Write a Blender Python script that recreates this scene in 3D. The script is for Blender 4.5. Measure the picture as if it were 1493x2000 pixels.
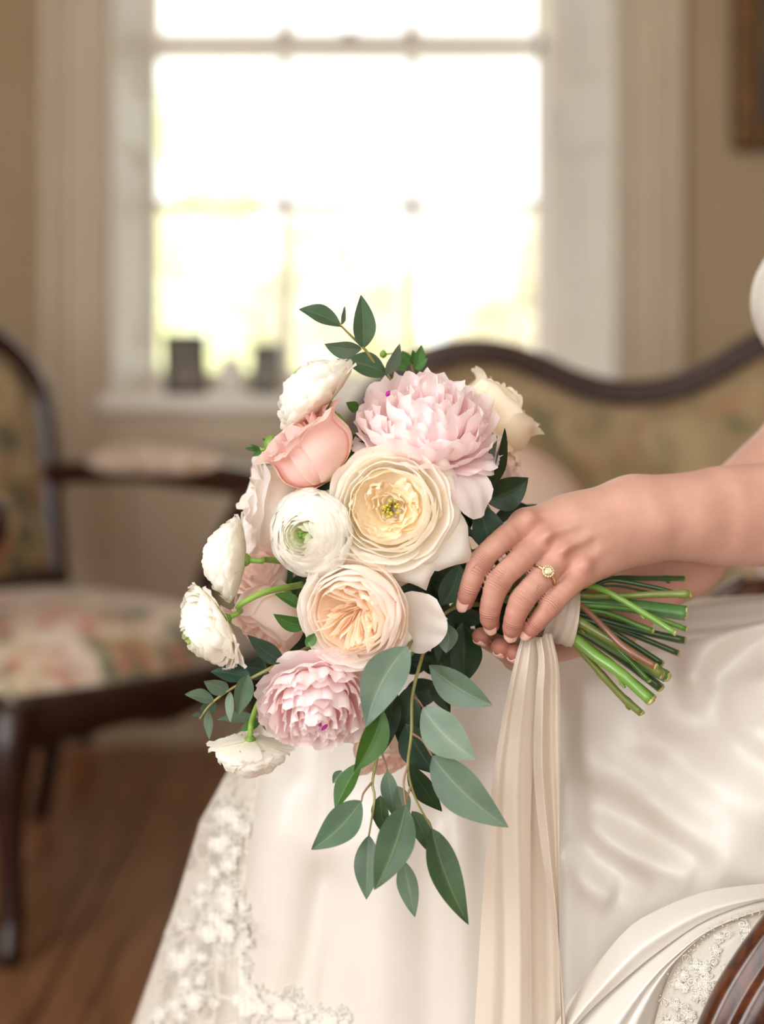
import bpy, bmesh, math, random
import numpy as np
from mathutils import Vector, Matrix

for _o in list(bpy.data.objects):
    bpy.data.objects.remove(_o, do_unlink=True)
SC = bpy.context.scene
COL = SC.collection
PI = math.pi
FPX, HX, HY, CAMZ = 3160.0, 746.5, 700.0, 0.87      # focal length in pixels, principal column, horizon row, eye height

# ------------------------------------------------------------------ camera
cam_data = bpy.data.cameras.new('camera')
cam = bpy.data.objects.new('camera', cam_data)
COL.objects.link(cam)
cam.location = (0, 0, CAMZ)
cam.rotation_euler = (PI / 2, 0, 0)
cam_data.sensor_fit = 'VERTICAL'
cam_data.sensor_height = 36
cam_data.sensor_width = 36
cam_data.lens = FPX / 2000 * 36
cam_data.shift_y = -(1000 - HY) / 2000
cam_data.clip_start = 0.05
cam_data.dof.use_dof = True
cam_data.dof.focus_distance = 1.03
cam_data.dof.aperture_fstop = 2.9
SC.camera = cam

# ------------------------------------------------------------------ light and exposure
SC.view_settings.view_transform = 'Standard'
SC.view_settings.look = 'None'
SC.view_settings.gamma = 1.0
SC.view_settings.use_curve_mapping = False
SC.view_settings.exposure = 0.0
SC.cycles.use_denoising = True
SC.cycles.max_bounces = 28
SC.cycles.diffuse_bounces = 16
SC.cycles.transmission_bounces = 20
SC.cycles.glossy_bounces = 4
SC.cycles.transparent_max_bounces = 16
SC.cycles.sample_clamp_indirect = 6.0
SC.cycles.caustics_reflective = False
SC.cycles.caustics_refractive = False

world = bpy.data.worlds.new('overcast_sky')
SC.world = world
world.use_nodes = True
_bg = world.node_tree.nodes['Background']
_bg.inputs['Color'].default_value = (1.0, 0.99, 0.97, 1)
_bg.inputs['Strength'].default_value = 2.45

ROOM = dict(x0=-2.1, x1=2.0, y0=-1.7, y1=3.65, z1=2.95)
# openings of the tall windows outside the frame: (wall, centre along the wall, sill, head, width)
REAR_WIN = [(-0.75, 0.55, 2.7, 1.4, 34), (1.1, 0.55, 2.7, 1.1, 16)]     # in the wall behind the camera; last: watts of daylight
SIDE_WIN = [(-0.80, 0.6, 2.7, 1.5, 88)]                                # in the left-hand wall

def daylight(name, loc, rot, sx, sy, watts=None, colour=(.92, .965, 1.0)):
    """daylight coming in through a window opening (a portal to the sky when no power is given)"""
    l = bpy.data.lights.new(name, 'AREA')
    l.shape = 'RECTANGLE'; l.size = sx; l.size_y = sy
    if watts is None: l.cycles.is_portal = True
    else: l.energy = watts; l.color = colour
    o = bpy.data.objects.new(name, l); COL.objects.link(o)
    o.location = loc; o.rotation_euler = rot
    return o
for (_c, _s, _h, _w, _p) in REAR_WIN:
    daylight('rear_window_daylight', (_c, ROOM['y0'] - 0.06, (_s + _h) / 2), (PI / 2, 0, 0), _w, _h - _s, _p)
for (_c, _s, _h, _w, _p) in SIDE_WIN:
    daylight('side_window_daylight', (ROOM['x0'] - 0.06, _c, (_s + _h) / 2), (PI / 2, 0, -PI / 2), _w, _h - _s, _p)
daylight('garden_window_daylight', (-0.06, 3.96, 1.7), (-PI / 2, 0, 0), 1.2, 1.9)
_sun = bpy.data.lights.new('garden_fill_sun', 'SUN'); _sun.energy = 7.0; _sun.angle = 0.05; _sun.color = (1, .95, .86)
_so = bpy.data.objects.new('garden_fill_sun', _sun); COL.objects.link(_so)
_so.rotation_euler = (0, math.radians(48), 0)      # from the right, along the back wall: added to brighten the trees and lawn only

# ------------------------------------------------------------------ helpers
def P(px, py, d):
    """the point seen at photograph pixel (px, py), d metres in front of the camera"""
    return np.array([(px - HX) / FPX * d, d, CAMZ - (py - HY) / FPX * d])

def lin(c):
    c = np.array(c, float) / 255.0
    return tuple(np.where(c <= 0.04045, c / 12.92, ((c + 0.055) / 1.055) ** 2.4))

def tag(o, label=None, cat=None, group=None, kind=None):
    if label: o['label'] = label
    if cat: o['category'] = cat
    if group: o['group'] = group
    if kind: o['kind'] = kind
    return o

def root(name, loc, label=None, cat=None, group=None, kind=None):
    o = bpy.data.objects.new(name, None)
    o.empty_display_size = 0.05
    COL.objects.link(o)
    o.location = Vector([float(v) for v in loc])
    return tag(o, label, cat, group, kind)

def wloc(o):
    v = np.zeros(3)
    while o is not None:
        v += np.array(o.location); o = o.parent
    return v

def mesh(name, verts, faces, mat, parent=None, uv=None, smooth=True, origin=None, col=None):
    """one mesh object from world-space vertices; uv is per vertex"""
    verts = np.asarray(verts, float)
    if origin is None:
        origin = wloc(parent) if parent is not None else verts.mean(0)
        if parent is not None:
            origin = np.array(origin)
    me = bpy.data.meshes.new(name)
    me.from_pydata((verts - origin).tolist(), [], [tuple(int(i) for i in f) for f in faces])
    if uv is not None:
        lay = me.uv_layers.new(name='uv')
        idx = np.empty(len(me.loops), int); me.loops.foreach_get('vertex_index', idx)
        lay.data.foreach_set('uv', np.asarray(uv, np.float32)[idx].ravel())
    if col is not None:
        at = me.color_attributes.new('tint', 'FLOAT_COLOR', 'POINT')
        c4 = np.ones((len(verts), 4), np.float32); c4[:, :3] = col
        at.data.foreach_set('color', c4.ravel())
    if smooth:
        me.polygons.foreach_set('use_smooth', [True] * len(me.polygons))
    if mat is not None:
        me.materials.append(mat)
    me.update()
    o = bpy.data.objects.new(name, me)
    COL.objects.link(o)
    if parent is not None:
        o.parent = parent
        o.location = Vector([float(v) for v in (np.asarray(origin) - wloc(parent))])
    else:
        o.location = Vector([float(v) for v in origin])
    return o

def gridf(nv, nu, closed=False):
    """faces of an nv x nu vertex grid (rows v, columns u)"""
    f = []
    for i in range(nv - 1):
        for j in range(nu if closed else nu - 1):
            k = (j + 1) % nu
            f.append((i * nu + j, i * nu + k, (i + 1) * nu + k, (i + 1) * nu + j))
    return f

def cat(pts, n):
    """Catmull-Rom resampling of a polyline to n points"""
    p = np.asarray(pts, float)
    if len(p) == 2:
        t = np.linspace(0, 1, n)[:, None]
        return p[0] * (1 - t) + p[1] * t
    e = np.vstack([2 * p[0] - p[1], p, 2 * p[-1] - p[-2]])
    L = np.r_[0, np.cumsum(np.linalg.norm(np.diff(p[:, :3], axis=0), axis=1) + 1e-9)]
    out = []
    for s in np.linspace(0, L[-1], n):
        i = min(max(np.searchsorted(L, s, side='right') - 1, 0), len(p) - 2)
        t = (s - L[i]) / (L[i + 1] - L[i])
        a, b, c, d = e[i], e[i + 1], e[i + 2], e[i + 3]
        out.append(0.5 * (2 * b + (c - a) * t + (2 * a - 5 * b + 4 * c - d) * t * t + (3 * b - a - 3 * c + d) * t ** 3))
    return np.array(out)

def nrm(v):
    v = np.asarray(v, float)
    return v / (np.linalg.norm(v, axis=-1, keepdims=True) + 1e-12)

def frames(c, up=(0, 0, 1)):
    """parallel-transported frames along a curve"""
    t = nrm(np.gradient(c, axis=0))
    u = np.array(up, float)
    if abs(t[0] @ u) > 0.95: u = np.array([1.0, 0, 0])
    n = nrm(u - t[0] * (t[0] @ u))
    N = [n]
    for i in range(1, len(c)):
        n = nrm(N[-1] - t[i] * (t[i] @ N[-1])); N.append(n)
    N = np.array(N)
    return t, N, np.cross(t, N)

def tube(pts, rad, n=10, seg=None, prof=None, up=(0, 0, 1), cap=True):
    """swept tube; prof is an optional closed (a, b) cross-section in units of the radius"""
    c = cat(pts, seg) if seg else np.asarray(pts, float)
    m = len(c)
    r = np.interp(np.linspace(0, 1, m), np.linspace(0, 1, len(np.atleast_1d(rad))), np.atleast_1d(rad)) if np.ndim(rad) else np.full(m, rad)
    t, N, B = frames(c, up)
    if prof is None:
        a = np.linspace(0, 2 * PI, n, endpoint=False)
        prof = np.c_[np.cos(a), np.sin(a)]
    prof = np.asarray(prof, float); n = len(prof)
    v = c[:, None] + r[:, None, None] * (N[:, None] * prof[None, :, :1] + B[:, None] * prof[None, :, 1:])
    f = gridf(m, n, True)
    v = v.reshape(-1, 3)
    if cap:
        f.append(tuple(range(n - 1, -1, -1))); f.append(tuple(range((m - 1) * n, m * n)))
    uv = np.stack(np.broadcast_arrays(np.linspace(0, 1, n)[None], np.linspace(0, 1, m)[:, None]), -1).reshape(-1, 2)
    return v, f, uv

def join(*parts):
    V, F, U, k = [], [], [], 0
    for p in parts:
        v, f = np.asarray(p[0], float), p[1]
        V.append(v); F += [tuple(i + k for i in q) for q in f]
        U.append(np.asarray(p[2], float) if len(p) > 2 and p[2] is not None else np.zeros((len(v), 2)))
        k += len(v)
    return np.vstack(V), F, np.vstack(U)

def box(lo, hi, bev=0.0, seg=2):
    """bevelled box -> verts, faces"""
    bm = bmesh.new()
    bmesh.ops.create_cube(bm, size=1)
    lo, hi = np.array(lo, float), np.array(hi, float)
    for v in bm.verts:
        v.co = Vector([lo[i] + (v.co[i] + .5) * (hi[i] - lo[i]) for i in range(3)])
    if bev:
        bmesh.ops.bevel(bm, geom=list(bm.edges), offset=bev, segments=seg, profile=0.6, affect='EDGES')
    bm.verts.index_update()
    V = np.array([v.co[:] for v in bm.verts]); F = [tuple(v.index for v in f.verts) for f in bm.faces]
    bm.free()
    return V, F

def lathe(prof, n=32, axis_pt=(0, 0, 0)):
    p = np.asarray(prof, float)
    a = np.linspace(0, 2 * PI, n, endpoint=False)
    v = np.stack([p[:, None, 0] * np.cos(a), p[:, None, 0] * np.sin(a), np.broadcast_to(p[:, None, 1], (len(p), n))], -1).reshape(-1, 3)
    f = gridf(len(p), n, True)
    f.append(tuple(range(n - 1, -1, -1))); f.append(tuple(range((len(p) - 1) * n, len(p) * n)))
    return v + np.array(axis_pt), f

# ------------------------------------------------------------------ materials
def newmat(name):
    m = bpy.data.materials.new(name); m.use_nodes = True
    nt = m.node_tree; nt.nodes.clear()
    out = nt.nodes.new('ShaderNodeOutputMaterial')
    return m, nt, out

def N(nt, typ, **kw):
    n = nt.nodes.new(typ)
    for k, v in kw.items():
        if k in n.bl_rna.properties and k not in n.inputs: setattr(n, k, v)
        else: n.inputs[k].default_value = v
    return n

def rgba(c): return (*c[:3], 1.0)

def ramp(nt, stops, interp='LINEAR'):
    r = nt.nodes.new('ShaderNodeValToRGB'); e = r.color_ramp.elements
    r.color_ramp.interpolation = interp
    while len(e) < len(stops): e.new(0.5)
    for k, (p, c) in enumerate(stops):
        e[k].position = p; e[k].color = rgba(c)
    return r

def simple(name, c1, c2=None, rough=0.5, scale=20, bump=0.0, bscale=200, metallic=0.0, sheen=0.0, spec=0.5, coat=0.0,
           stretch=None, coord='Object', detail=4, sss=0.0):
    """principled material whose colour wanders between c1 and c2 by noise, with optional noise bump"""
    m, nt, out = newmat(name)
    b = N(nt, 'ShaderNodeBsdfPrincipled')
    b.inputs['Roughness'].default_value = rough
    b.inputs['Metallic'].default_value = metallic
    b.inputs['Specular IOR Level'].default_value = spec
    b.inputs['Sheen Weight'].default_value = sheen
    b.inputs['Coat Weight'].default_value = coat
    if sss:
        b.inputs['Subsurface Weight'].default_value = sss
        b.inputs['Subsurface Radius'].default_value = (0.012, 0.005, 0.003)
        b.inputs['Subsurface Scale'].default_value = 0.5
    nt.links.new(b.outputs[0], out.inputs[0])
    tc = N(nt, 'ShaderNodeTexCoord')
    src = tc.outputs[coord]
    if stretch:
        mp = N(nt, 'ShaderNodeMapping'); mp.inputs['Scale'].default_value = stretch
        nt.links.new(src, mp.inputs[0]); src = mp.outputs[0]
    if c2 is None:
        b.inputs['Base Color'].default_value = rgba(c1)
    else:
        nz = N(nt, 'ShaderNodeTexNoise', Scale=scale, Detail=detail)
        nt.links.new(src, nz.inputs['Vector'])
        r = ramp(nt, [(0.35, c1), (0.65, c2)])
        nt.links.new(nz.outputs['Fac'], r.inputs[0]); nt.links.new(r.outputs[0], b.inputs['Base Color'])
    if bump:
        nb = N(nt, 'ShaderNodeTexNoise', Scale=bscale, Detail=3)
        nt.links.new(src, nb.inputs['Vector'])
        bp = N(nt, 'ShaderNodeBump', Strength=bump, Distance=0.002)
        nt.links.new(nb.outputs['Fac'], bp.inputs['Height']); nt.links.new(bp.outputs[0], b.inputs['Normal'])
    return m
# ================================================================== the room
M_wall = simple('wall_paint', lin((170, 150, 120)), lin((163, 142, 111)), rough=0.85, scale=3, bump=0.05, bscale=60)
M_trim = simple('white_paint', lin((245, 241, 233)), lin((241, 236, 227)), rough=0.45, scale=4)
M_trimb = simple('stone_paint', lin((196, 181, 157)), lin((189, 173, 149)), rough=0.55, scale=4)
M_ceil = simple('ceiling_paint', lin((238, 232, 220)), rough=0.9)
M_under = simple('subfloor', lin((40, 28, 20)), rough=0.9)

def plank_mat():
    m, nt, out = newmat('floor_boards')
    b = N(nt, 'ShaderNodeBsdfPrincipled', Roughness=0.30)
    tc = N(nt, 'ShaderNodeTexCoord'); oi = N(nt, 'ShaderNodeObjectInfo')
    mp = N(nt, 'ShaderNodeMapping'); mp.inputs['Scale'].default_value = (14, 1.2, 14)
    nt.links.new(tc.outputs['Object'], mp.inputs[0])
    nz = N(nt, 'ShaderNodeTexNoise', Scale=3.0, Detail=6)
    nt.links.new(mp.outputs[0], nz.inputs['Vector'])
    r = ramp(nt, [(0.3, lin((126, 88, 62))), (0.55, lin((178, 128, 92))), (0.8, lin((198, 150, 112)))])
    nt.links.new(nz.outputs['Fac'], r.inputs[0])
    hs = N(nt, 'ShaderNodeHueSaturation')
    mr = N(nt, 'ShaderNodeMapRange'); mr.inputs[3].default_value = 0.65; mr.inputs[4].default_value = 1.2
    nt.links.new(oi.outputs['Random'], mr.inputs[0]); nt.links.new(mr.outputs[0], hs.inputs['Value'])
    nt.links.new(r.outputs[0], hs.inputs['Color']); nt.links.new(hs.outputs[0], b.inputs['Base Color'])
    bp = N(nt, 'ShaderNodeBump', Strength=0.25, Distance=0.002)
    nt.links.new(nz.outputs['Fac'], bp.inputs['Height']); nt.links.new(bp.outputs[0], b.inputs['Normal'])
    nt.links.new(b.outputs[0], out.inputs[0])
    return m
M_plank = plank_mat()
X0, X1, Y0, Y1, Z1 = ROOM['x0'], ROOM['x1'], ROOM['y0'], ROOM['y1'], ROOM['z1']

v, f = box((X0 - .2, Y0 - .2, -0.14), (X1 + .2, Y1 + .2, -0.024))
floor = tag(mesh('floor', v, f, M_under, smooth=False), 'dark brown wooden floor of wide old boards', kind='structure')
rng = random.Random(4)
x = X0; _pm = []
for w in (0.15, 0.19, 0.17):
    v, f = box((-w / 2 + .0016, -(Y1 - Y0) / 2, -.012), (w / 2 - .0016, (Y1 - Y0) / 2, .012), 0.002, 1)
    _me = bpy.data.meshes.new('plank'); _me.from_pydata(v.tolist(), [], f); _me.materials.append(M_plank); _pm.append((w, _me))
while x < X1 - 0.05:
    w, me = _pm[rng.randrange(3)]
    o = bpy.data.objects.new('plank', me); COL.objects.link(o); o.parent = floor
    o.location = Vector((x + w / 2, (Y0 + Y1) / 2, -0.012)) - floor.location
    x += w
v, f = box((X0 - .2, Y0 - .2, Z1), (X1 + .2, Y1 + .2, Z1 + .1))
tag(mesh('ceiling', v, f, M_ceil, smooth=False), 'plain white ceiling', kind='structure')

def wall_with_holes(name, axis, pos, thick, a0, a1, holes, label):
    """wall slab along x (axis 'x') or y, with rectangular openings (a_lo, a_hi, z_lo, z_hi)"""
    parts = []
    xs = sorted(holes)
    cur = a0
    def slab(l, h, z0, z1):
        if h - l < 1e-4 or z1 - z0 < 1e-4: return
        lo, hi = ((l, pos, z0), (h, pos + thick, z1)) if axis == 'x' else ((pos, l, z0), (pos + thick, h, z1))
        lo, hi = np.minimum(lo, hi), np.maximum(lo, hi)
        parts.append(box(lo, hi))
    for (l, h, z0, z1) in xs:
        slab(cur, l, 0, Z1); slab(l, h, 0, z0); slab(l, h, z1, Z1); cur = h
    slab(cur, a1, 0, Z1)
    v, f, _ = join(*parts)
    return tag(mesh(name, v, f, M_wall, smooth=False), label, kind='structure')

WD, GD = Y1, Y1 + 0.26                 # wall face and sash plane
def wx(px, d): return (px - HX) / FPX * d
def wz(py, d): return CAMZ - (py - HY) / FPX * d
OL, OR = wx(214, WD), wx(1206, WD)     # opening at the wall face
SL, SR = wx(288, GD), wx(1082, GD)     # sash box at the glass
SILL, HEAD = wz(772, WD), 2.62
wall_with_holes('wall_back', 'x', WD, 0.34, X0 - .2, X1 + .2, [(OL, OR, SILL - .02, HEAD)], 'beige painted back wall around the tall window')
wall_with_holes('wall_rear', 'x', Y0, -0.2, X0 - .2, X1 + .2, [(c - w / 2, c + w / 2, s, h) for c, s, h, w, p in REAR_WIN], 'beige wall behind the viewer with two tall windows')
wall_with_holes('wall_right', 'y', X1, 0.2, Y0, Y1, [], 'plain beige wall beyond the seated bride')
wall_with_holes('wall_left', 'y', X0, -0.2, Y0, Y1, [(c - w / 2, c + w / 2, s, h) for c, s, h, w, p in SIDE_WIN], 'beige side wall with a tall window, beyond the tapestry armchair')
v, f = box((X0, WD - .022, 0), (X1, WD, .15), .006)
tag(mesh('baseboard_back', v, f, M_trimb, smooth=False), 'stone-coloured skirting board under the window', kind='structure')

# --- architrave (moulded casing) either side and above
def casing(name, xa, xb, label):
    r = root(name, ((xa + xb) / 2, WD - .01, 0), label, kind='structure')
    s = 1 if xb > xa else -1
    w = abs(xb - xa)
    for k, (a, b, t) in enumerate(((0, .16, .035), (.16, .62, .022), (.62, .80, .03), (.80, 1.0, .045))):
        lo = xa + s * w * a; hi = xa + s * w * b
        v, f = box((min(lo, hi), WD - t, 0), (max(lo, hi), WD, HEAD + .12), .004)
        mesh('moulding', v, f, M_trimb, r, smooth=False)
casing('trim_1', OL, wx(84, WD), 'moulded stone-coloured casing beside the armchair end of the window')
casing('trim_2', OR, wx(1330, WD), 'moulded stone-coloured casing at the sofa end of the window')
v, f = box((wx(84, WD), WD - .05, HEAD), (wx(1330, WD), WD, HEAD + .16), .01)
tag(mesh('trim_3', v, f, M_trimb, smooth=False), 'moulded casing above the window head', kind='structure')

# --- splayed reveals with panels
def quadbox(p0, p1, z0, z1, t, inward):
    """thin upright slab between plan points p0 and p1"""
    p0, p1 = np.array(p0), np.array(p1)
    d = nrm(p1 - p0); n = np.array([-d[1], d[0]]) * inward * t
    c = [p0, p1, p1 + n, p0 + n]
    v = [(q[0], q[1], z) for z in (z0, z1) for q in c]
    f = [(0, 1, 2, 3), (7, 6, 5, 4), (0, 4, 5, 1), (1, 5, 6, 2), (2, 6, 7, 3), (3, 7, 4, 0)]
    return np.array(v), f
def reveal(name, a, b, inward, label):
    r = root(name, (a[0], a[1], SILL), label, kind='structure')
    v, f = quadbox(a, b, SILL - .02, HEAD, .03, -inward); mesh('reveal_board', v, f, M_trim, r, smooth=False)
    a, b = np.array(a), np.array(b)
    for (t0, t1) in ((0.0, .14), (.86, 1.0)):
        v, f = quadbox(a + (b - a) * t0, a + (b - a) * t1, SILL, HEAD, .012, inward); mesh('panel_stile', v, f, M_trim, r, smooth=False)
    for (z0, z1) in ((SILL, SILL + .1), (1.36, 1.48), (HEAD - .12, HEAD)):
        v, f = quadbox(a + (b - a) * .14, a + (b - a) * .86, z0, z1, .012, inward); mesh('panel_rail', v, f, M_trim, r, smooth=False)
    v, f = quadbox(a + (b - a) * .28, a + (b - a) * .72, SILL + .16, 1.30, .008, inward); mesh('raised_panel', v, f, M_trim, r, smooth=False)
    v, f = quadbox(a + (b - a) * .28, a + (b - a) * .72, 1.54, HEAD - .18, .008, inward); mesh('raised_panel', v, f, M_trim, r, smooth=False)
reveal('trim_4', (OL, WD), (SL, GD), -1, 'white panelled window reveal behind the armchair')
reveal('trim_5', (OR, WD), (SR, GD), 1, 'white panelled window reveal above the dark-railed sofa')
# --- sill and the panel below
v, f = box((OL - .02, WD - .05, SILL - .035), (OR + .02, GD + .06, SILL), .008)
tag(mesh('trim_6', v, f, M_trim, smooth=False), 'wide white window sill with picture frames on it', kind='structure')
r = root('trim_7', (0, WD - .03, .3), 'stone-coloured panelling below the window sill', kind='structure')
a, b = wx(258, WD), wx(1180, WD)
v, f = box((OL, WD - .012, .15), (OR, WD, SILL - .035)); mesh('panel_back', v, f, M_trimb, r, smooth=False)
for lo, hi in (((OL, WD - .03, .15), (a, WD - .005, SILL - .035)), ((b, WD - .03, .15), (OR, WD - .005, SILL - .035)),
               ((a, WD - .03, SILL - .12), (b, WD - .005, SILL - .035)), ((a, WD - .03, .15), (b, WD - .005, .24)),
               (((a + b) / 2 - .05, WD - .03, .24), ((a + b) / 2 + .05, WD - .005, SILL - .12))):
    v, f = box(lo, hi, .004); mesh('panel_frame', v, f, M_trimb, r, smooth=False)

# --- sashes
def pane_mat():
    m, nt, out = newmat('window_glass')
    t = N(nt, 'ShaderNodeBsdfTransparent'); g = N(nt, 'ShaderNodeBsdfGlossy', Roughness=0.02)
    t.inputs[0].default_value = (.97, .98, .97, 1)
    fr = N(nt, 'ShaderNodeFresnel', IOR=1.3); mx = N(nt, 'ShaderNodeMixShader')
    nt.links.new(fr.outputs[0], mx.inputs[0]); nt.links.new(t.outputs[0], mx.inputs[1]); nt.links.new(g.outputs[0], mx.inputs[2])
    nt.links.new(mx.outputs[0], out.inputs[0])
    return m
M_pane = pane_mat()
M_brass = simple('old_brass', lin((150, 120, 70)), rough=0.35, metallic=1.0)
ZR, ZM = wz(76, GD), wz(402, GD)        # meeting rail and glazing bar heights
XM1, XM2 = wx(556, GD), wx(806, GD)
win = root('window_1', ((SL + SR) / 2, GD, SILL), 'tall white sash window with bright garden daylight', kind='structure')
def wbar(lo, hi, name='glazing_bar'):
    v, f = box(lo, hi, .004, 1); mesh(name, v, f, M_trim, win, smooth=False)
for (z0, z1, yo) in ((SILL, ZR, 0.0), (ZR - .02, HEAD, 0.045)):
    y = GD + yo; st = .022
    wbar((SL, y, z0), (SL + st, y + .04, z1), 'stile'); wbar((SR - st - .02, y, z0), (SR, y + .04, z1), 'stile')
    wbar((SL + st, y, z0), (SR - st, y + .04, z0 + (.05 if yo == 0 else .045)), 'rail')
    wbar((SL + st, y, z1 - .045), (SR - st, y + .04, z1), 'rail')
    for xm in (XM1, XM2): wbar((xm - .013, y + .005, z0 + .02), (xm + .013, y + .035, z1 - .02))
    zm = ZM if yo == 0 else ZR + (ZR - ZM)
    wbar((SL + st, y + .004, zm - .014), (SR - st, y + .034, zm + .014))
    xs = [SL + st, XM1, XM2, SR - st - .02]
    for i in range(3):
        for zz in ((z0 + .03, zm), (zm, z1 - .02)):
            v, f = box((xs[i], y + .018, zz[0]), (xs[i + 1], y + .021, zz[1])); mesh('pane', v, f, M_pane, win, smooth=False)
for px in (557, 683, 803):
    x = wx(px, GD); v, f = box((x - .016, GD - .012, ZR), (x + .016, GD + .03, ZR + .022), .006); mesh('sash_catch', v, f, M_brass, win)

# --- simple sashes for the windows outside the frame
def far_window(name, axis, c, s, h, w, pos, label):
    rr = root(name, (c, pos, s) if axis == 'x' else (pos, c, s), label, kind='structure')
    def bar(l, hh, z0, z1):
        lo, hi = ((l, pos - .02, z0), (hh, pos + .02, z1)) if axis == 'x' else ((pos - .02, l, z0), (pos + .02, hh, z1))
        v, f = box(lo, hi); mesh('frame_bar', v, f, M_trim, rr, smooth=False)
    bar(c - w / 2, c - w / 2 + .05, s, h); bar(c + w / 2 - .05, c + w / 2, s, h); bar(c - w / 2 + .05, c + w / 2 - .05, s, s + .06)
    bar(c - w / 2 + .05, c + w / 2 - .05, h - .05, h); bar(c - w / 2 + .05, c + w / 2 - .05, (s + h) / 2 - .02, (s + h) / 2 + .02)
    bar(c - .011, c + .011, s + .06, (s + h) / 2 - .02); bar(c - .011, c + .011, (s + h) / 2 + .02, h - .05)
for k, (c, s, h, w, p) in enumerate(REAR_WIN):
    far_window('window_%d' % (2 + k), 'x', c, s, h, w, Y0 - .08, ('tall window in the rear wall nearer the armchair', 'tall window in the rear wall nearer the bride')[k])
for (c, s, h, w, p) in SIDE_WIN:
    far_window('window_4', 'y', c, s, h, w, X0 - .08, 'tall side window in the wall before the tapestry armchair')

# ------------------------------------------------------------------ garden outside
M_lawn = simple('lawn', lin((214, 220, 170)), lin((226, 228, 184)), rough=0.9, scale=2)
v = np.array([[-14, 4.4, -.55], [14, 4.4, -.55], [14, 34, -.2], [-14, 34, -.2], [-14, 4.4, -.75], [14, 4.4, -.75], [14, 34, -.75], [-14, 34, -.75]])
tag(mesh('lawn', v, [(0, 1, 2, 3), (7, 6, 5, 4), (0, 4, 5, 1), (1, 5, 6, 2), (2, 6, 7, 3), (3, 7, 4, 0)], M_lawn, smooth=False), 'pale green garden lawn outside the window', kind='structure')
M_bark = simple('bark', lin((140, 120, 98)), lin((110, 94, 78)), rough=0.9, scale=30)
def leafmass(name, c, rx, rz, n, lsz, seed, mat, parent):
    g = np.random.default_rng(seed)
    d = nrm(g.normal(size=(n, 3))); rr = g.uniform(.45, 1.0, n) ** .6
    lump = 1 + .25 * np.sin(d[:, 0] * 5 + seed) * np.sin(d[:, 2] * 6 + 1.7 * seed)
    c0 = np.array(c) + d * (rr * lump)[:, None] * np.array([rx, rx, rz])
    a = nrm(g.normal(size=(n, 3))); b = nrm(np.cross(a, g.normal(size=(n, 3))))
    s = lsz * g.uniform(.6, 1.3, n)[:, None]
    v = np.stack([c0 - a * s, c0 + b * s * .5, c0 + a * s, c0 - b * s * .5], 1).reshape(-1, 3)
    f = [(4 * i, 4 * i + 1, 4 * i + 2, 4 * i + 3) for i in range(n)]
    o = mesh(name, v, f, mat, parent, smooth=False); o['kind'] = 'stuff'
    return o
_trees = [(-3.6, 17, 1.7, 2.4, 2.6, (236, 238, 206), 'round yellow-green tree seen through the window above the picture frames', 1),
          (-0.9, 27, 1.3, 1.7, 1.9, (240, 236, 212), 'pale yellowish tree seen through the middle panes of the window', 2),
          (2.7, 20, 1.2, 1.6, 1.8, (240, 228, 212), 'pale russet tree seen through the window panes above the sofa', 3)]
for (tx, ty, tz, rx, rz, c, lab, sd) in _trees:
    t = root('garden_tree', (tx, ty, -.4), lab, 'tree', 'trees in the garden outside')
    m = simple('tree_leaves', lin(c), lin(tuple(int(q * .93) for q in c)), rough=0.8, scale=1.5)
    leafmass('crown', (tx, ty, tz), rx, rz, 2600, .17, sd, m, t)
    v, f, _ = tube([(tx, ty, -.5), (tx + .1, ty, .4), (tx - .05, ty, tz)], [.22, .16, .08], 10, 8); mesh('trunk', v, f, M_bark, t)
# ================================================================== furniture behind
def wood_mat(name, dark, mid, rough=0.3):
    m, nt, out = newmat(name)
    b = N(nt, 'ShaderNodeBsdfPrincipled', Roughness=rough)
    b.inputs['Coat Weight'].default_value = 0.15; b.inputs['Coat Roughness'].default_value = 0.15
    tc = N(nt, 'ShaderNodeTexCoord'); mp = N(nt, 'ShaderNodeMapping'); mp.inputs['Scale'].default_value = (6, 6, 2)
    nt.links.new(tc.outputs['Object'], mp.inputs[0])
    nz = N(nt, 'ShaderNodeTexNoise', Scale=12.0, Detail=5, Distortion=1.5)
    nt.links.new(mp.outputs[0], nz.inputs['Vector'])
    r = ramp(nt, [(0.3, dark), (0.7, mid)])
    nt.links.new(nz.outputs['Fac'], r.inputs[0]); nt.links.new(r.outputs[0], b.inputs['Base Color'])
    nt.links.new(b.outputs[0], out.inputs[0])
    return m
M_wood = wood_mat('dark_mahogany', lin((30, 15, 11)), lin((62, 33, 22)))
M_wood2 = wood_mat('carved_walnut', lin((44, 20, 12)), lin((98, 52, 28)), 0.22)

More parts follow.
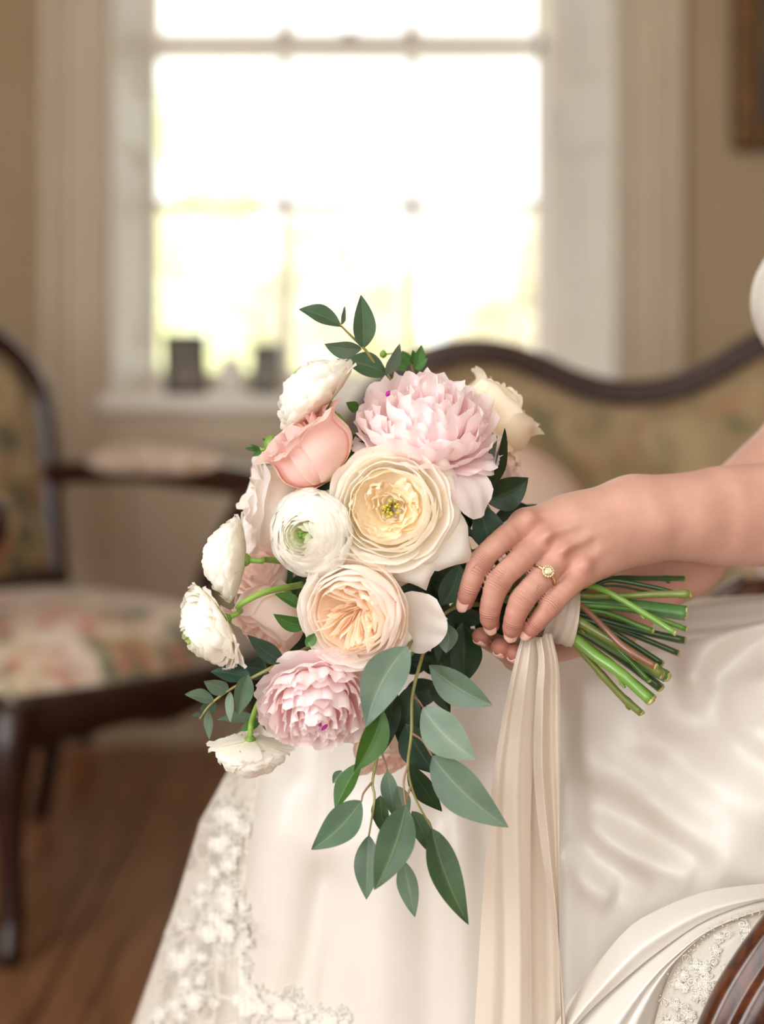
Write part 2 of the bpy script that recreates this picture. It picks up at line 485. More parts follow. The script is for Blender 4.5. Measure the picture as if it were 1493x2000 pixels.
def tapestry(name, base, spots, scale=9.0, fac=(.50, .62)):
    m, nt, out = newmat(name)
    b = N(nt, 'ShaderNodeBsdfPrincipled', Roughness=0.85); b.inputs['Sheen Weight'].default_value = 0.25
    tc = N(nt, 'ShaderNodeTexCoord'); last = None
    rgb = N(nt, 'ShaderNodeRGB'); rgb.outputs[0].default_value = rgba(base); last = rgb.outputs[0]
    for k, (c, sc) in enumerate(spots):
        mp = N(nt, 'ShaderNodeMapping'); mp.inputs['Location'].default_value = (3.1 * k, 1.7 * k, .9 * k)
        nt.links.new(tc.outputs['Object'], mp.inputs[0])
        nz = N(nt, 'ShaderNodeTexNoise', Scale=scale * sc, Detail=3, Distortion=0.8); nt.links.new(mp.outputs[0], nz.inputs['Vector'])
        r = ramp(nt, [(fac[0], (0, 0, 0)), (fac[1], (1, 1, 1))]); nt.links.new(nz.outputs['Fac'], r.inputs[0])
        mx = N(nt, 'ShaderNodeMix', data_type='RGBA'); nt.links.new(r.outputs[0], mx.inputs[0])
        nt.links.new(last, mx.inputs[6]); mx.inputs[7].default_value = rgba(c); last = mx.outputs[2]
    nt.links.new(last, b.inputs['Base Color'])
    wv = N(nt, 'ShaderNodeTexNoise', Scale=400.0); nt.links.new(tc.outputs['Object'], wv.inputs['Vector'])
    bp = N(nt, 'ShaderNodeBump', Strength=0.3, Distance=0.001); nt.links.new(wv.outputs['Fac'], bp.inputs['Height'])
    nt.links.new(bp.outputs[0], b.inputs['Normal']); nt.links.new(b.outputs[0], out.inputs[0])
    return m
M_tap_seat = tapestry('seat_tapestry', lin((206, 188, 160)), [(lin((170, 130, 90)), 1.2), (lin((190, 120, 100)), 1.6), (lin((120, 120, 92)), 1.4), (lin((224, 206, 190)), 1.0)])
M_tap_back = tapestry('chair_back_tapestry', lin((160, 138, 96)), [(lin((120, 104, 62)), 1.0), (lin((150, 84, 60)), 1.4), (lin((86, 84, 58)), 1.3), (lin((186, 160, 120)), 1.1)])
M_tap_sofa = tapestry('sofa_tapestry', lin((146, 126, 92)), [(lin((124, 104, 70)), 1.1), (lin((152, 116, 82)), 1.5), (lin((112, 104, 74)), 1.7), (lin((160, 138, 104)), 1.2)], 9.0)
M_pad = tapestry('arm_pad', lin((200, 178, 158)), [(lin((170, 140, 110)), 1.5), (lin((214, 196, 184)), 1.0)], 14.0)

# ---------------------------------------------------------------- armchair
def armchair():
    FR, FL = np.array([-.535, 2.33]), np.array([-.215, 2.72]); BL, BR = np.array([-.605, 3.03]), np.array([-.90, 2.67])
    c = (FR + FL + BL + BR) / 4
    r = root('armchair', (c[0], c[1], 0), 'dark wooden open armchair upholstered in floral tapestry, beside the window', 'armchair')
    def V3(p, z): return np.array([p[0], p[1], z])
    fwd = nrm((FR + FL) / 2 - (BL + BR) / 2)
    fw3 = np.array([fwd[0], fwd[1], 0])
    # legs
    for p, out, back in ((FR, nrm(FR - c), 0), (FL, nrm(FL - c), 0), (BL, nrm(BL - c), 1), (BR, nrm(BR - c), 1)):
        o3 = np.array([out[0], out[1], 0])
        if back:
            pts = [V3(p, .36), V3(p, .25) - fw3 * .004, V3(p, .1) - fw3 * .03, V3(p, .0) - fw3 * .06]; rad = [.028, .024, .02, .02]
        else:
            pts = [V3(p, .37), V3(p, .30) + o3 * .018, V3(p, .18) + o3 * .006, V3(p, .06) - o3 * .008, V3(p, .025) + o3 * .012, V3(p, 0) + o3 * .018]
            rad = [.036, .036, .024, .017, .021, .016]
        v, f, _ = tube(pts, rad, 12, 18); mesh('leg', v, f, M_wood, r)
    # seat rail: serpentine front, straight others
    def rail(a, b, serp):
        t = np.linspace(0, 1, 25)
        d = b - a; n = np.array([d[1], -d[0]]); n = n / np.linalg.norm(n)
        if n @ ((a + b) / 2 - c) < 0: n = -n
        bow = serp * np.sin(PI * t)
        base = a[None] + d[None] * t[:, None] + n[None] * (bow[:, None])
        drop = .318 - .012 * np.cos(2 * PI * t) - .02 * np.exp(-((t - .5) / .12) ** 2) * (serp > .02)
        ring = []
        for (off, zf) in ((.018, 0), (.026, .4), (.02, .8), (.014, 1.0), (-.02, 1.0), (-.02, 0)):
            z = drop * (1 - zf) + .385 * zf
            ring.append(np.c_[base + n * off, z])
        v = np.stack(ring, 1).reshape(-1, 3); f = gridf(25, 6, True)
        f += [tuple(range(5, -1, -1)), tuple(range(24 * 6, 25 * 6))]
        mesh('seat_rail', v, f, M_wood, r)
    rail(FR, FL, .045); rail(FL, BL, .012); rail(BL, BR, 0); rail(BR, FR, .012)
    # seat cushion: domed
    nu = nv = 30
    U, W = np.meshgrid(np.linspace(-1, 1, nu), np.linspace(-1, 1, nv))
    ex = 1.03
    def bil(u, w):
        u, w = (u * ex + 1) / 2, (w * ex + 1) / 2
        b = BR[None] * (1 - u)[:, None] + BL[None] * u[:, None]
        g = FR[None] * (1 - u)[:, None] + FL[None] * u[:, None]
        p = b * (1 - w)[:, None] + g * w[:, None]
        return p + fwd[None] * (.045 * np.sin(PI * np.clip(u, 0, 1)) * w)[:, None]
    q = bil(U.ravel(), W.ravel())
    e = np.maximum(np.abs(U), np.abs(W)).ravel() ** 6
    dome = .392 + .085 * (1 - np.abs(U.ravel()) ** 3.2) ** .5 * (1 - np.abs(W.ravel()) ** 3.2) ** .5
    top = np.c_[q, dome]
    v = np.vstack([top, np.c_[q, np.full(len(q), .37)]])
    f = gridf(nv, nu)
    per = [j for j in range(nu)] + [i * nu + nu - 1 for i in range(1, nv)] + [(nv - 1) * nu + j for j in range(nu - 2, -1, -1)] + [i * nu for i in range(nv - 2, 0, -1)]
    for i in range(len(per)):
        a_, b_ = per[i], per[(i + 1) % len(per)]
        f.append((a_, a_ + nu * nv, b_ + nu * nv, b_))
    mesh('seat_cushion', v, f, M_tap_seat, r)
    # back frame: rounded cartouche leaning back
    d = BL - BR; wdt = np.linalg.norm(d); ux = np.array([d[0], d[1], 0]) / wdt
    mid = (BL + BR) / 2; lean = -fw3 * .19
    up = nrm(np.array([0, 0, 1.0]) + lean)
    org = V3(mid, .40) - fw3 * .01
    hw = wdt / 2 + .01
    prof = [(-hw, -.04), (-hw * 1.0, .16), (-hw * 1.05, .33), (-hw * .99, .43), (-hw * .72, .505), (-hw * .33, .548), (0, .57),
            (hw * .33, .548), (hw * .72, .505), (hw * .99, .43), (hw * 1.05, .33), (hw * 1.0, .16), (hw, -.04)]
    fr = np.array([org + ux * a + up * b for a, b in prof])
    pr = np.array([(math.cos(a) * (1 + .12 * math.cos(3 * a)), math.sin(a) * 1.1) for a in np.linspace(0, 2 * PI, 14, endpoint=False)])
    v, f, _ = tube(fr, .026, seg=70, prof=pr, up=tuple(fw3)); bf = mesh('back_frame', v, f, M_wood, r)
    lo = np.array([org + ux * (-hw) + up * .06, org + up * .045, org + ux * hw + up * .06])
    v, f, _ = tube(lo, .026, seg=20, prof=pr, up=tuple(fw3)); mesh('back_rail', v, f, M_wood, r)
    # carved crest
    cr = [];
    for s in (-1, 1):
        a = np.linspace(0, 1.6 * PI, 26); rr = np.linspace(.045, .008, 26)
        pts = np.array([org + up * (.575 + .01) + ux * s * (.03 + rr[i] * math.sin(a[i]) + .02 * a[i] / PI) + up * (rr[i] * (1 - math.cos(a[i])) * .5 - .01) for i in range(26)])
        cr.append(tube(pts, np.linspace(.016, .008, 26), 8))
    for v, f, _ in cr: mesh('crest_scroll', v, f, M_wood, bf)
    # back upholstery
    na, nb = 26, 12
    ring = cat(np.vstack([fr[1:-1], lo[::-1]]), 48)
    ctr = ring.mean(0); vv = [ctr + fw3 * .05]; ff = []
    for k, s in enumerate(np.linspace(.12, .97, nb)):
        h = .05 * (1 - s ** 3)
        for p in ring: vv.append(ctr + (p - ctr) * s + fw3 * h)
    for j in range(48): ff.append((0, 1 + j, 1 + (j + 1) % 48))
    for k in range(nb - 1):
        for j in range(48):
            a_, b_ = 1 + k * 48 + j, 1 + k * 48 + (j + 1) % 48
            ff.append((a_, a_ + 48, b_ + 48, b_))
    m0 = len(vv)
    for p in ring: vv.append(ctr + (p - ctr) * .97 - fw3 * .02)
    k0 = 1 + (nb - 1) * 48
    for j in range(48): ff.append((k0 + j, m0 + j, m0 + (j + 1) % 48, k0 + (j + 1) % 48))
    ff.append(tuple(m0 + j for j in range(47, -1, -1)))
    mesh('back_cushion', vv, ff, M_tap_back, r)
    # arms
    for s, F_, B_ in ((1, FL, BL), (-1, FR, BR)):
        o3 = ux * s
        st = org + ux * s * hw + up * .255
        en = V3(F_ + (B_ - F_) * .05, .655) + o3 * .035
        m1 = st * .55 + en * .45 + o3 * .03 + np.array([0, 0, .012])
        path = cat([st, st * .8 + en * .2 + o3 * .012 + np.array([0, 0, .006]), m1, en, en + fw3 * .03 + np.array([0, 0, -.018]), en + fw3 * .025 + np.array([0, 0, -.045])], 40)
        v, f, _ = tube(path, [.022, .022, .024, .027, .028, .020], 12); ar = mesh('armrest', v, f, M_wood, r)
        sup = [V3(F_ + (B_ - F_) * .24, .37) + o3 * .012, V3(F_ + (B_ - F_) * .27, .47) + o3 * .02, V3(F_ + (B_ - F_) * .18, .57) + o3 * .035, en + np.array([0, 0, -.012]) - fw3 * .01]
        v, f, _ = tube(sup, [.026, .02, .02, .024], 12, 24); mesh('arm_support', v, f, M_wood, r)
        pp = path[7:30] + np.array([0, 0, .016])
        rad = .031 * np.sqrt(np.clip(1 - np.abs(np.linspace(-1, 1, len(pp))) ** 4, .02, 1))
        v, f, _ = tube(pp, rad, 14); mesh('arm_pad', v, f, M_pad, ar)
armchair()

# ---------------------------------------------------------------- camel-back sofa behind the bride
def sofa():
    D = 2.5
    px = [(690, 925), (700, 850), (735, 780), (790, 733), (850, 704), (920, 691), (985, 698), (1045, 719), (1105, 746), (1165, 766), (1225, 774), (1290, 769), (1350, 751),
          (1410, 722), (1455, 694), (1510, 668), (1590, 648), (1680, 660), (1780, 720), (1850, 800)]
    crest = np.array([P(a, b, D) for a, b in px])
    r = root('camelback_sofa', (crest[:, 0].mean(), D - .1, 0), 'camel-back sofa with dark carved rail and muted floral tapestry, behind the bouquet', 'sofa')
    pr = [(math.cos(a) * (1.0 + .15 * math.cos(2 * a)), math.sin(a) * 1.2) for a in np.linspace(0, 2 * PI, 14, endpoint=False)]
    v, f, _ = tube(crest, .021, seg=110, prof=pr, up=(0, -1, 0)); mesh('crest_rail', v, f, M_wood, r)
    c = cat(crest, 90)
    nz = 16
    V = []
    for t in np.linspace(0, 1, nz):
        z = c[:, 2] * (1 - t) + .40 * t
        bul = .055 * np.sin(PI * min(t * 1.1, 1)) ** .5
        V.append(np.c_[c[:, 0], D - .012 - bul - .14 * t * 1.0 + 0 * z, z - .012 * (1 - t)])
    V.append(np.c_[c[:, 0], np.full(90, D + .02), np.full(90, .38)]); V.append(np.c_[c[:, 0], np.full(90, D + .025), c[:, 2] - .01])
    V = np.array(V); v = V.reshape(-1, 3); f = gridf(nz + 2, 90)
    f += [((nz + 1) * 90 + j, (nz + 1) * 90 + j + 1, j + 1, j) for j in range(89)]
    mesh('back_cushion', v, f, M_tap_sofa, r)
    x0, x1 = c[0, 0], c[-1, 0]
    v, f = box((x0 - .02, D - .58, .27), (x1 + .02, D - .08, .45), .045, 4); mesh('seat_cushion', v, f, M_tap_sofa, r)
    v, f = box((x0 - .03, D - .59, .20), (x1 + .03, D + .02, .285), .012); mesh('seat_rail', v, f, M_wood, r)
    for x in (x0 + .02, (x0 + x1) / 2, x1 - .02):
        for y in (D - .55, D - .03):
            v, f, _ = tube([(x, y, .22), (x, y - .015, .14), (x, y, .05), (x, y - .01, 0)], [.034, .026, .016, .02], 12, 14); mesh('leg', v, f, M_wood, r)
    for s, x in ((-1, x0), (1, x1)):
        pts = [(x, D - .02, c[0, 2] if s < 0 else c[-1, 2]), (x + s * .02, D - .2, .66), (x + s * .03, D - .35, .635), (x + s * .03, D - .5, .62), (x + s * .02, D - .54, .58), (x + s * .01, D - .5, .5), (x, D - .54, .40), (x, D - .56, .26)]
        v, f, _ = tube(pts, [.022, .024, .026, .032, .03, .024, .024, .03], 12, 50); mesh('arm', v, f, M_wood, r)
        v, f = box((x - .03, D - .5, .42), (x + .03, D - .1, .62), .028, 4); mesh('arm_cushion', v, f, M_tap_sofa, r)
sofa()
# pale round cushion on the sofa
M_bol = simple('blush_cushion', lin((214, 190, 170)), lin((206, 176, 158)), rough=0.8, scale=8)
bc = P(950, 1062, 2.22); bc[2] = .45 + .152
U, W = np.meshgrid(np.linspace(0, 2 * PI, 48, endpoint=False), np.linspace(-PI / 2, PI / 2, 22))
sgn = lambda a, p: np.sign(a) * np.abs(a) ** p
v = np.stack([bc[0] + .15 * sgn(np.cos(W), .6) * np.cos(U), bc[1] + .055 * np.sin(W) * (1 - .25 * np.exp(-(np.cos(W) / .25) ** 2)) , bc[2] + .15 * sgn(np.cos(W), .6) * np.sin(U)], -1).reshape(-1, 3)
cb = root('round_cushion', (bc[0], bc[1], bc[2] - .15), 'round pale blush cushion propped on the sofa, just right of the bouquet', 'cushion')
cv = mesh('cover', v, gridf(22, 48, True), M_bol, cb)
v, f, _ = tube([bc + .151 * np.array([math.cos(a), 0, math.sin(a)]) for a in np.linspace(0, 2 * PI, 65)], .004, 6); mesh('piping', v, f, M_bol, cv)
v, f = lathe([(.001, -.004), (.012, -.003), (.014, .001), (.008, .004), (.001, .005)], 16); mesh('button', np.c_[v[:, 0], -v[:, 2] - .046, v[:, 1]] + bc, f, M_bol, cv)

# ---------------------------------------------------------------- things on the sill
M_pf = simple('frame_dark', lin((70, 60, 46)), rough=0.4); M_photo = simple('photo_print', lin((96, 90, 80)), lin((140, 132, 118)), rough=0.3, scale=18)
M_cer = simple('white_ceramic', lin((240, 236, 228)), rough=0.25)
def photo_frame(pxc, pyb, w, h, d, rz, label):
    p = P(pxc, pyb, d); p[2] = SILL
    r = root('photo_frame', p, label, 'photo frame', 'photo frames on the window sill')
    R = np.array(Matrix.Rotation(rz, 3, 'Z') @ Matrix.Rotation(math.radians(-12), 3, 'X'))
    def put(vf, name, m):
        v = np.asarray(vf[0]) @ R.T + p; v[:, 2] += .002; mesh(name, v, vf[1], m, r, smooth=False)
    b = .016
    put(join(box((-w / 2, -.008, 0), (-w / 2 + b, .008, h), .002), box((w / 2 - b, -.008, 0), (w / 2, .008, h), .002),
             box((-w / 2 + b, -.008, 0), (w / 2 - b, .008, b), .002), box((-w / 2 + b, -.008, h - b), (w / 2 - b, .008, h), .002))[:2], 'frame', M_pf)
    put(box((-w / 2 + b, -.002, b), (w / 2 - b, .002, h - b)), 'photo', M_photo)
    v = np.array([p + (R @ np.array([s * .02, .008, h * .75])) for s in (-1, 1)] + [p + np.array([s * .02, .07, .002]) for s in (1, -1)])
    v = np.vstack([v, v + np.array([0, .003, 0])])
    mesh('strut', v, [(0, 1, 2, 3), (7, 6, 5, 4), (0, 4, 5, 1), (1, 5, 6, 2), (2, 6, 7, 3), (3, 7, 4, 0)], M_pf, r, smooth=False)
photo_frame(364, 752, .098, .140, 3.66, math.radians(14), 'larger dark photo frame tilted on the window sill')
photo_frame(518, 750, .066, .116, 3.68, math.radians(-6), 'smaller dark photo frame upright on the window sill, next to the bouquet')
def pot(pxc, prof, label, name, d=3.66):
    p = P(pxc, 760, d); p[2] = SILL
    v, f = lathe(prof, 32, p)
    r = root(name, p, label, 'pot'); mesh('body', v, f, M_cer, r)
    zt = prof[-1][1]; rt = prof[-1][0]
    v, f, _ = tube([p + np.array([rt * math.cos(a), rt * math.sin(a), zt]) for a in np.linspace(0, 2 * PI, 33)], .003, 8); mesh('rim', v, f, M_cer, r)
pot(452, [(.018, 0), (.026, .008), (.034, .03), (.030, .06), (.022, .075), (.026, .085)], 'small white ceramic pot between the two photo frames', 'ceramic_pot')
pot(1005, [(.03, 0), (.04, .01), (.055, .035), (.06, .05)], 'low white ceramic bowl on the sill above the sofa rail', 'ceramic_bowl')

# ---------------------------------------------------------------- framed painting on the wall
M_gilt = simple('gilt', lin((120, 84, 40)), lin((70, 48, 24)), rough=0.45, scale=40, metallic=0.5)
M_paint = simple('dark_oil_painting', lin((58, 44, 24)), lin((104, 78, 36)), rough=0.4, scale=5)
xa = wx(1432, WD - .03); za = wz(292, WD - .03); xb, zb = xa + .62, za + .78
r = root('oil_painting', ((xa + xb) / 2, WD - .02, za), 'dark oil painting in a gilt frame on the wall above the sofa', 'painting')
b = .055
for lo, hi in (((xa, za), (xa + b, zb)), ((xb - b, za), (xb, zb)), ((xa + b, za), (xb - b, za + b)), ((xa + b, zb - b), (xb - b, zb))):
    v, f = box((lo[0], WD - .045, lo[1]), (hi[0], WD - .003, hi[1]), .012, 3); mesh('frame_side', v, f, M_gilt, r, smooth=False)
v, f = box((xa + b, WD - .02, za + b), (xb - b, WD - .006, zb - b)); mesh('canvas', v, f, M_paint, r, smooth=False)
# ================================================================== the bouquet: flowers
def petal_mat(name, base, mid, edge, transl=0.42, stops=(0.0, 0.45, 1.0), rough=0.55):
    """petal whose own colour runs from base to rim, finely veined, thin enough to let light through"""
    m, nt, out = newmat(name)
    uv = N(nt, 'ShaderNodeUVMap'); uv.uv_map = 'uv'
    sp = N(nt, 'ShaderNodeSeparateXYZ'); nt.links.new(uv.outputs[0], sp.inputs[0])
    mp = N(nt, 'ShaderNodeMapping'); mp.inputs['Scale'].default_value = (26, 1.6, 1); nt.links.new(uv.outputs[0], mp.inputs[0])
    nz = N(nt, 'ShaderNodeTexNoise', Scale=1.0, Detail=4); nt.links.new(mp.outputs[0], nz.inputs['Vector'])
    ad = N(nt, 'ShaderNodeMath', operation='MULTIPLY_ADD'); nt.links.new(nz.outputs['Fac'], ad.inputs[0]); ad.inputs[1].default_value = 0.16
    su = N(nt, 'ShaderNodeMath', operation='SUBTRACT'); nt.links.new(sp.outputs['Y'], su.inputs[0]); su.inputs[1].default_value = 0.08
    nt.links.new(su.outputs[0], ad.inputs[2])
    r = ramp(nt, [(stops[0], base), (stops[1], mid), (stops[2], edge)]); nt.links.new(ad.outputs[0], r.inputs[0])
    b = N(nt, 'ShaderNodeBsdfPrincipled', Roughness=rough); b.inputs['Sheen Weight'].default_value = 0.15; b.inputs['Specular IOR Level'].default_value = 0.25
    nt.links.new(r.outputs[0], b.inputs['Base Color'])
    bp = N(nt, 'ShaderNodeBump', Strength=0.22, Distance=0.0006); nt.links.new(nz.outputs['Fac'], bp.inputs['Height'])
    nt.links.new(bp.outputs[0], b.inputs['Normal'])
    t = N(nt, 'ShaderNodeBsdfTranslucent'); nt.links.new(r.outputs[0], t.inputs['Color'])
    mx = N(nt, 'ShaderNodeMixShader'); mx.inputs[0].default_value = transl
    nt.links.new(b.outputs[0], mx.inputs[1]); nt.links.new(t.outputs[0], mx.inputs[2]); nt.links.new(mx.outputs[0], out.inputs[0])
    return m
PM = {
    'white': petal_mat('ranunculus_white', lin((246, 243, 224)), lin((252, 250, 242)), lin((253, 252, 247))),
    'white_green': petal_mat('ranunculus_heart', lin((150, 186, 96)), lin((226, 234, 190)), lin((244, 246, 224))),
    'green_heart': petal_mat('ranunculus_eye', lin((110, 160, 60)), lin((150, 190, 90)), lin((190, 214, 130))),
    'cream': petal_mat('cream_rose', lin((253, 246, 228)), lin((254, 250, 241)), lin((254, 252, 247))),
    'cream_in': petal_mat('cream_rose_heart', lin((252, 236, 196)), lin((253, 245, 224)), lin((254, 249, 237))),
    'ivory': petal_mat('ivory_rose', lin((251, 241, 214)), lin((252, 246, 226)), lin((253, 248, 233))),
    'blush': petal_mat('blush_rose', lin((253, 244, 231)), lin((254, 248, 241)), lin((254, 250, 246))),
    'blush_in': petal_mat('blush_rose_heart', lin((252, 232, 200)), lin((253, 241, 222)), lin((254, 247, 237))),
    'pink': petal_mat('pink_rose', lin((252, 242, 222)), lin((252, 230, 222)), lin((251, 224, 218))),
    'pale_pink': petal_mat('pale_pink_rose', lin((250, 244, 224)), lin((252, 242, 234)), lin((252, 236, 231))),
    'peony': petal_mat('peony_pink', lin((251, 230, 231)), lin((252, 238, 239)), lin((253, 245, 245))),
    'peony2': petal_mat('peony_deep', lin((249, 216, 220)), lin((251, 230, 232)), lin((253, 241, 241))),
}
M_magenta = simple('magenta_fleck', lin((186, 40, 150)), rough=0.5)
M_stamen = simple('stamen', lin((206, 190, 70)), lin((170, 164, 60)), rough=0.6, scale=400)
M_green = simple('calyx_green', lin((128, 160, 70)), lin((104, 138, 56)), rough=0.45, scale=120)
M_stalk = simple('stalk_green', lin((140, 176, 78)), lin((118, 156, 62)), rough=0.4, scale=80)

class Bloom:
    """a flower head: local z is the way it faces, origin at its base"""
    def __init__(self, name, face_px, d, n, R, lift, label, cat_, spin=0.0, group='flowers of the bridal bouquet'):
        n = nrm(n); up = np.array([0, 0, 1.0])
        if abs(n @ up) > .95: up = np.array([0, 1.0, 0])
        ex = nrm(np.cross(up, n)); ey = np.cross(n, ex)
        self.B = np.stack([ex * math.cos(spin) + ey * math.sin(spin), -ex * math.sin(spin) + ey * math.cos(spin), n])
        self.o = P(*face_px, d) - n * lift
        self.R = R; self.k = 0
        self.root = root(name, self.o, label, cat_, group)
    def w(self, p): return np.asarray(p) @ self.B + self.o
    def az(self, px, py):
        """azimuth in the flower's plane of an image direction (px right, py down)"""
        v = self.B @ np.array([px, 0, -py]); return math.atan2(v[1], v[0])
    def petal(self, prof, wid, phi, mat, rc=1.0, tip=.35, tp=2.2, ruf=0.0, rf=3.0, notch=0.0, curl=0.0, twist=0.0, nu=9, nv=10, rng=None, name='petal', roll=0.0, saw=0.0):
        g = rng or np.random.default_rng(0)
        u = np.linspace(-1, 1, nu); v = np.linspace(0, 1, nv)
        U, V = np.meshgrid(u, v)
        L = 1 - tip * np.abs(U) ** tp - notch * np.exp(-(U / .16) ** 2)
        if saw: L = L - saw * g.uniform(0, 1, nu)[None, :] * (np.abs(U) < .95)
        Ve = V * L
        c = cat(prof, 40); s = np.linspace(0, 1, 40)
        r = np.interp(Ve, s, c[:, 0]); z = np.interp(Ve, s, c[:, 1])
        wv = np.interp(Ve, np.linspace(0, 1, len(wid)), wid)
        dr = np.gradient(c[:, 0]); dz = np.gradient(c[:, 1]); ln = np.hypot(dr, dz) + 1e-9
        nr = np.interp(Ve, s, dz / ln); nz = np.interp(Ve, s, -dr / ln)          # outward normal in the (r, z) plane
        Rc = np.maximum(rc * np.maximum(np.abs(r), .25 * self.R), wv * .45)
        a = U * wv / Rc
        xr = r - Rc * (1 - np.cos(a)); xt = Rc * np.sin(a)
        ph = g.uniform(0, 2 * PI)
        off = ruf * self.R * np.sin(rf * PI * U + ph) * V ** 2.5 + curl * self.R * np.abs(U) ** 3 * V
        off = off + roll * self.R * np.maximum(0, V - .7) ** 2 * 8
        off = off + .012 * self.R * np.sin(2.3 * U + ph) * V
        xr = xr + off * nr; z = z + off * nz
        if twist: xr, xt = xr * np.cos(twist * V) - xt * np.sin(twist * V), xr * np.sin(twist * V) + xt * np.cos(twist * V)
        x = xr * math.cos(phi) - xt * math.sin(phi); y = xr * math.sin(phi) + xt * math.cos(phi)
        pts = self.w(np.stack([x, y, z], -1).reshape(-1, 3))
        return mesh(name, pts, gridf(nv, nu), mat, self.root, uv=np.stack([U * .5 + .5, V], -1).reshape(-1, 2))
    def sepals(self, n=5, L=.5, spread=.6, w=.14, z0=-.12, seed=1, mat=None, droop=0.0):
        g = np.random.default_rng(seed); R = self.R
        for k in range(n):
            ph = 2 * PI * k / n + g.uniform(-.2, .2); l = L * R * g.uniform(.85, 1.15)
            prof = [(.06 * R, z0 * R), (.06 * R + l * .45 * spread, z0 * R + l * .28 * (1 - droop)), (.06 * R + l * spread, z0 * R + l * (1 - spread) * .9 - droop * l * .5)]
            self.petal(prof, [w * R * .7, w * R, w * R * .75, .2 * w * R], ph, mat or M_green, rc=2.0, tip=.1, nu=5, nv=7, name='sepal', rng=g)
        v, f = lathe([(.03 * R, (z0 - .12) * R), (.10 * R, (z0 - .06) * R), (.15 * R, z0 * R), (.13 * R, (z0 + .1) * R)], 14)
        mesh('calyx', self.w(v), f, mat or M_green, self.root)
    def stalk(self, pts, rad=.0020, seg=24, mat=None, z0=-.14):
        st = self.w(np.array([[0, 0, z0 * self.R]]))[0]
        p2 = self.w(np.array([[0, 0, (z0 - .3) * self.R]]))[0]
        v, f, uv = tube([st, p2] + [P(*q) for q in pts], [rad * .9, rad, rad * 1.05], 12, seg); mesh('stalk', v, f, mat or M_stalk, self.root, uv=uv)

def ranunculus(face, d, n, R, label, seed, open_=0.0, stalk=None, dense=9, lift=.55, eye=True, sep=True, back=0, spin=0.0):
    b = Bloom('ranunculus', face, d, n, R, lift * R, label, 'flower', spin); g = np.random.default_rng(seed)
    H = .92 * R * (1 - .15 * open_)
    cnt = [4 + int(i * (6 if open_ < .1 else 7) / dense) for i in range(dense)]
    for i in range(dense):
        t = i / (dense - 1); Ri = R * (.09 + .91 * t ** .82); Hi = H * (1 - .62 * t ** 2.0)
        op = open_ * max(0, (t - .35) / .65)
        if t > .86: op = max(op, .25)
        jt = .07 if (open_ > .1 and t > .55) else .025
        for k in range(cnt[i]):
            ph = 2 * PI * (k + .5 * (i % 2)) / cnt[i] + g.uniform(-.12, .12) + i * .37
            rj = Ri * g.uniform(1 - jt, 1 + jt); hj = Hi * g.uniform(1 - jt * 1.5, 1 + jt * 1.5)
            prof = [(.10 * R, -.05 * R), (rj * (.62 + .10 * op), .22 * hj), (rj * (.98), hj * (.60 - .12 * op)), (rj * (.95 + .15 * op), hj * (.90 - .26 * op)), (rj * (.80 + .36 * op), hj * (1.0 - .32 * op))]
            loose = open_ > .1 and t > .55
            w = rj * (.42 if loose else .72 if t < .8 else .60)
            mat = PM['green_heart'] if (eye and i == 0) else PM['white_green'] if (eye and i <= 1) else PM['white']
            b.petal(prof, [.35 * w, .85 * w, w, .95 * w, .8 * w], ph, mat, rc=1.0 + (.5 if loose else .2) * (op + .3 * loose), tip=(.30 if loose else .07 + .10 * t), tp=2.0 if loose else 2.6, ruf=.006 + .035 * op, rf=2, rng=g, notch=.03 * (g.random() < .5))
    for k in range(back):                                 # broad outer petals bent back around the stalk
        ph = 2 * PI * k / back + g.uniform(-.25, .25); l = R * g.uniform(1.02, 1.2)
        prof = [(.08 * R, -.08 * R), (.45 * l, .0), (.8 * l, .12 * R), (l, .12 * R)]
        b.petal(prof, [.10 * R, .26 * R, .34 * R, .28 * R], ph, PM['white'], rc=2.2, tip=.25, ruf=.03, rng=g)
    if eye:
        v, f = lathe([(.0, .0), (.06 * R, .0), (.07 * R, H * .8), (.04 * R, H * .92), (.008 * R, H * .95)], 12); mesh('heart', b.w(v), f, PM['green_heart'], b.root, uv=np.full((len(v), 2), .3))
    if sep: b.sepals(5, .62, .8, .15, -.1, seed)
    if stalk: b.stalk(stalk)
    return b

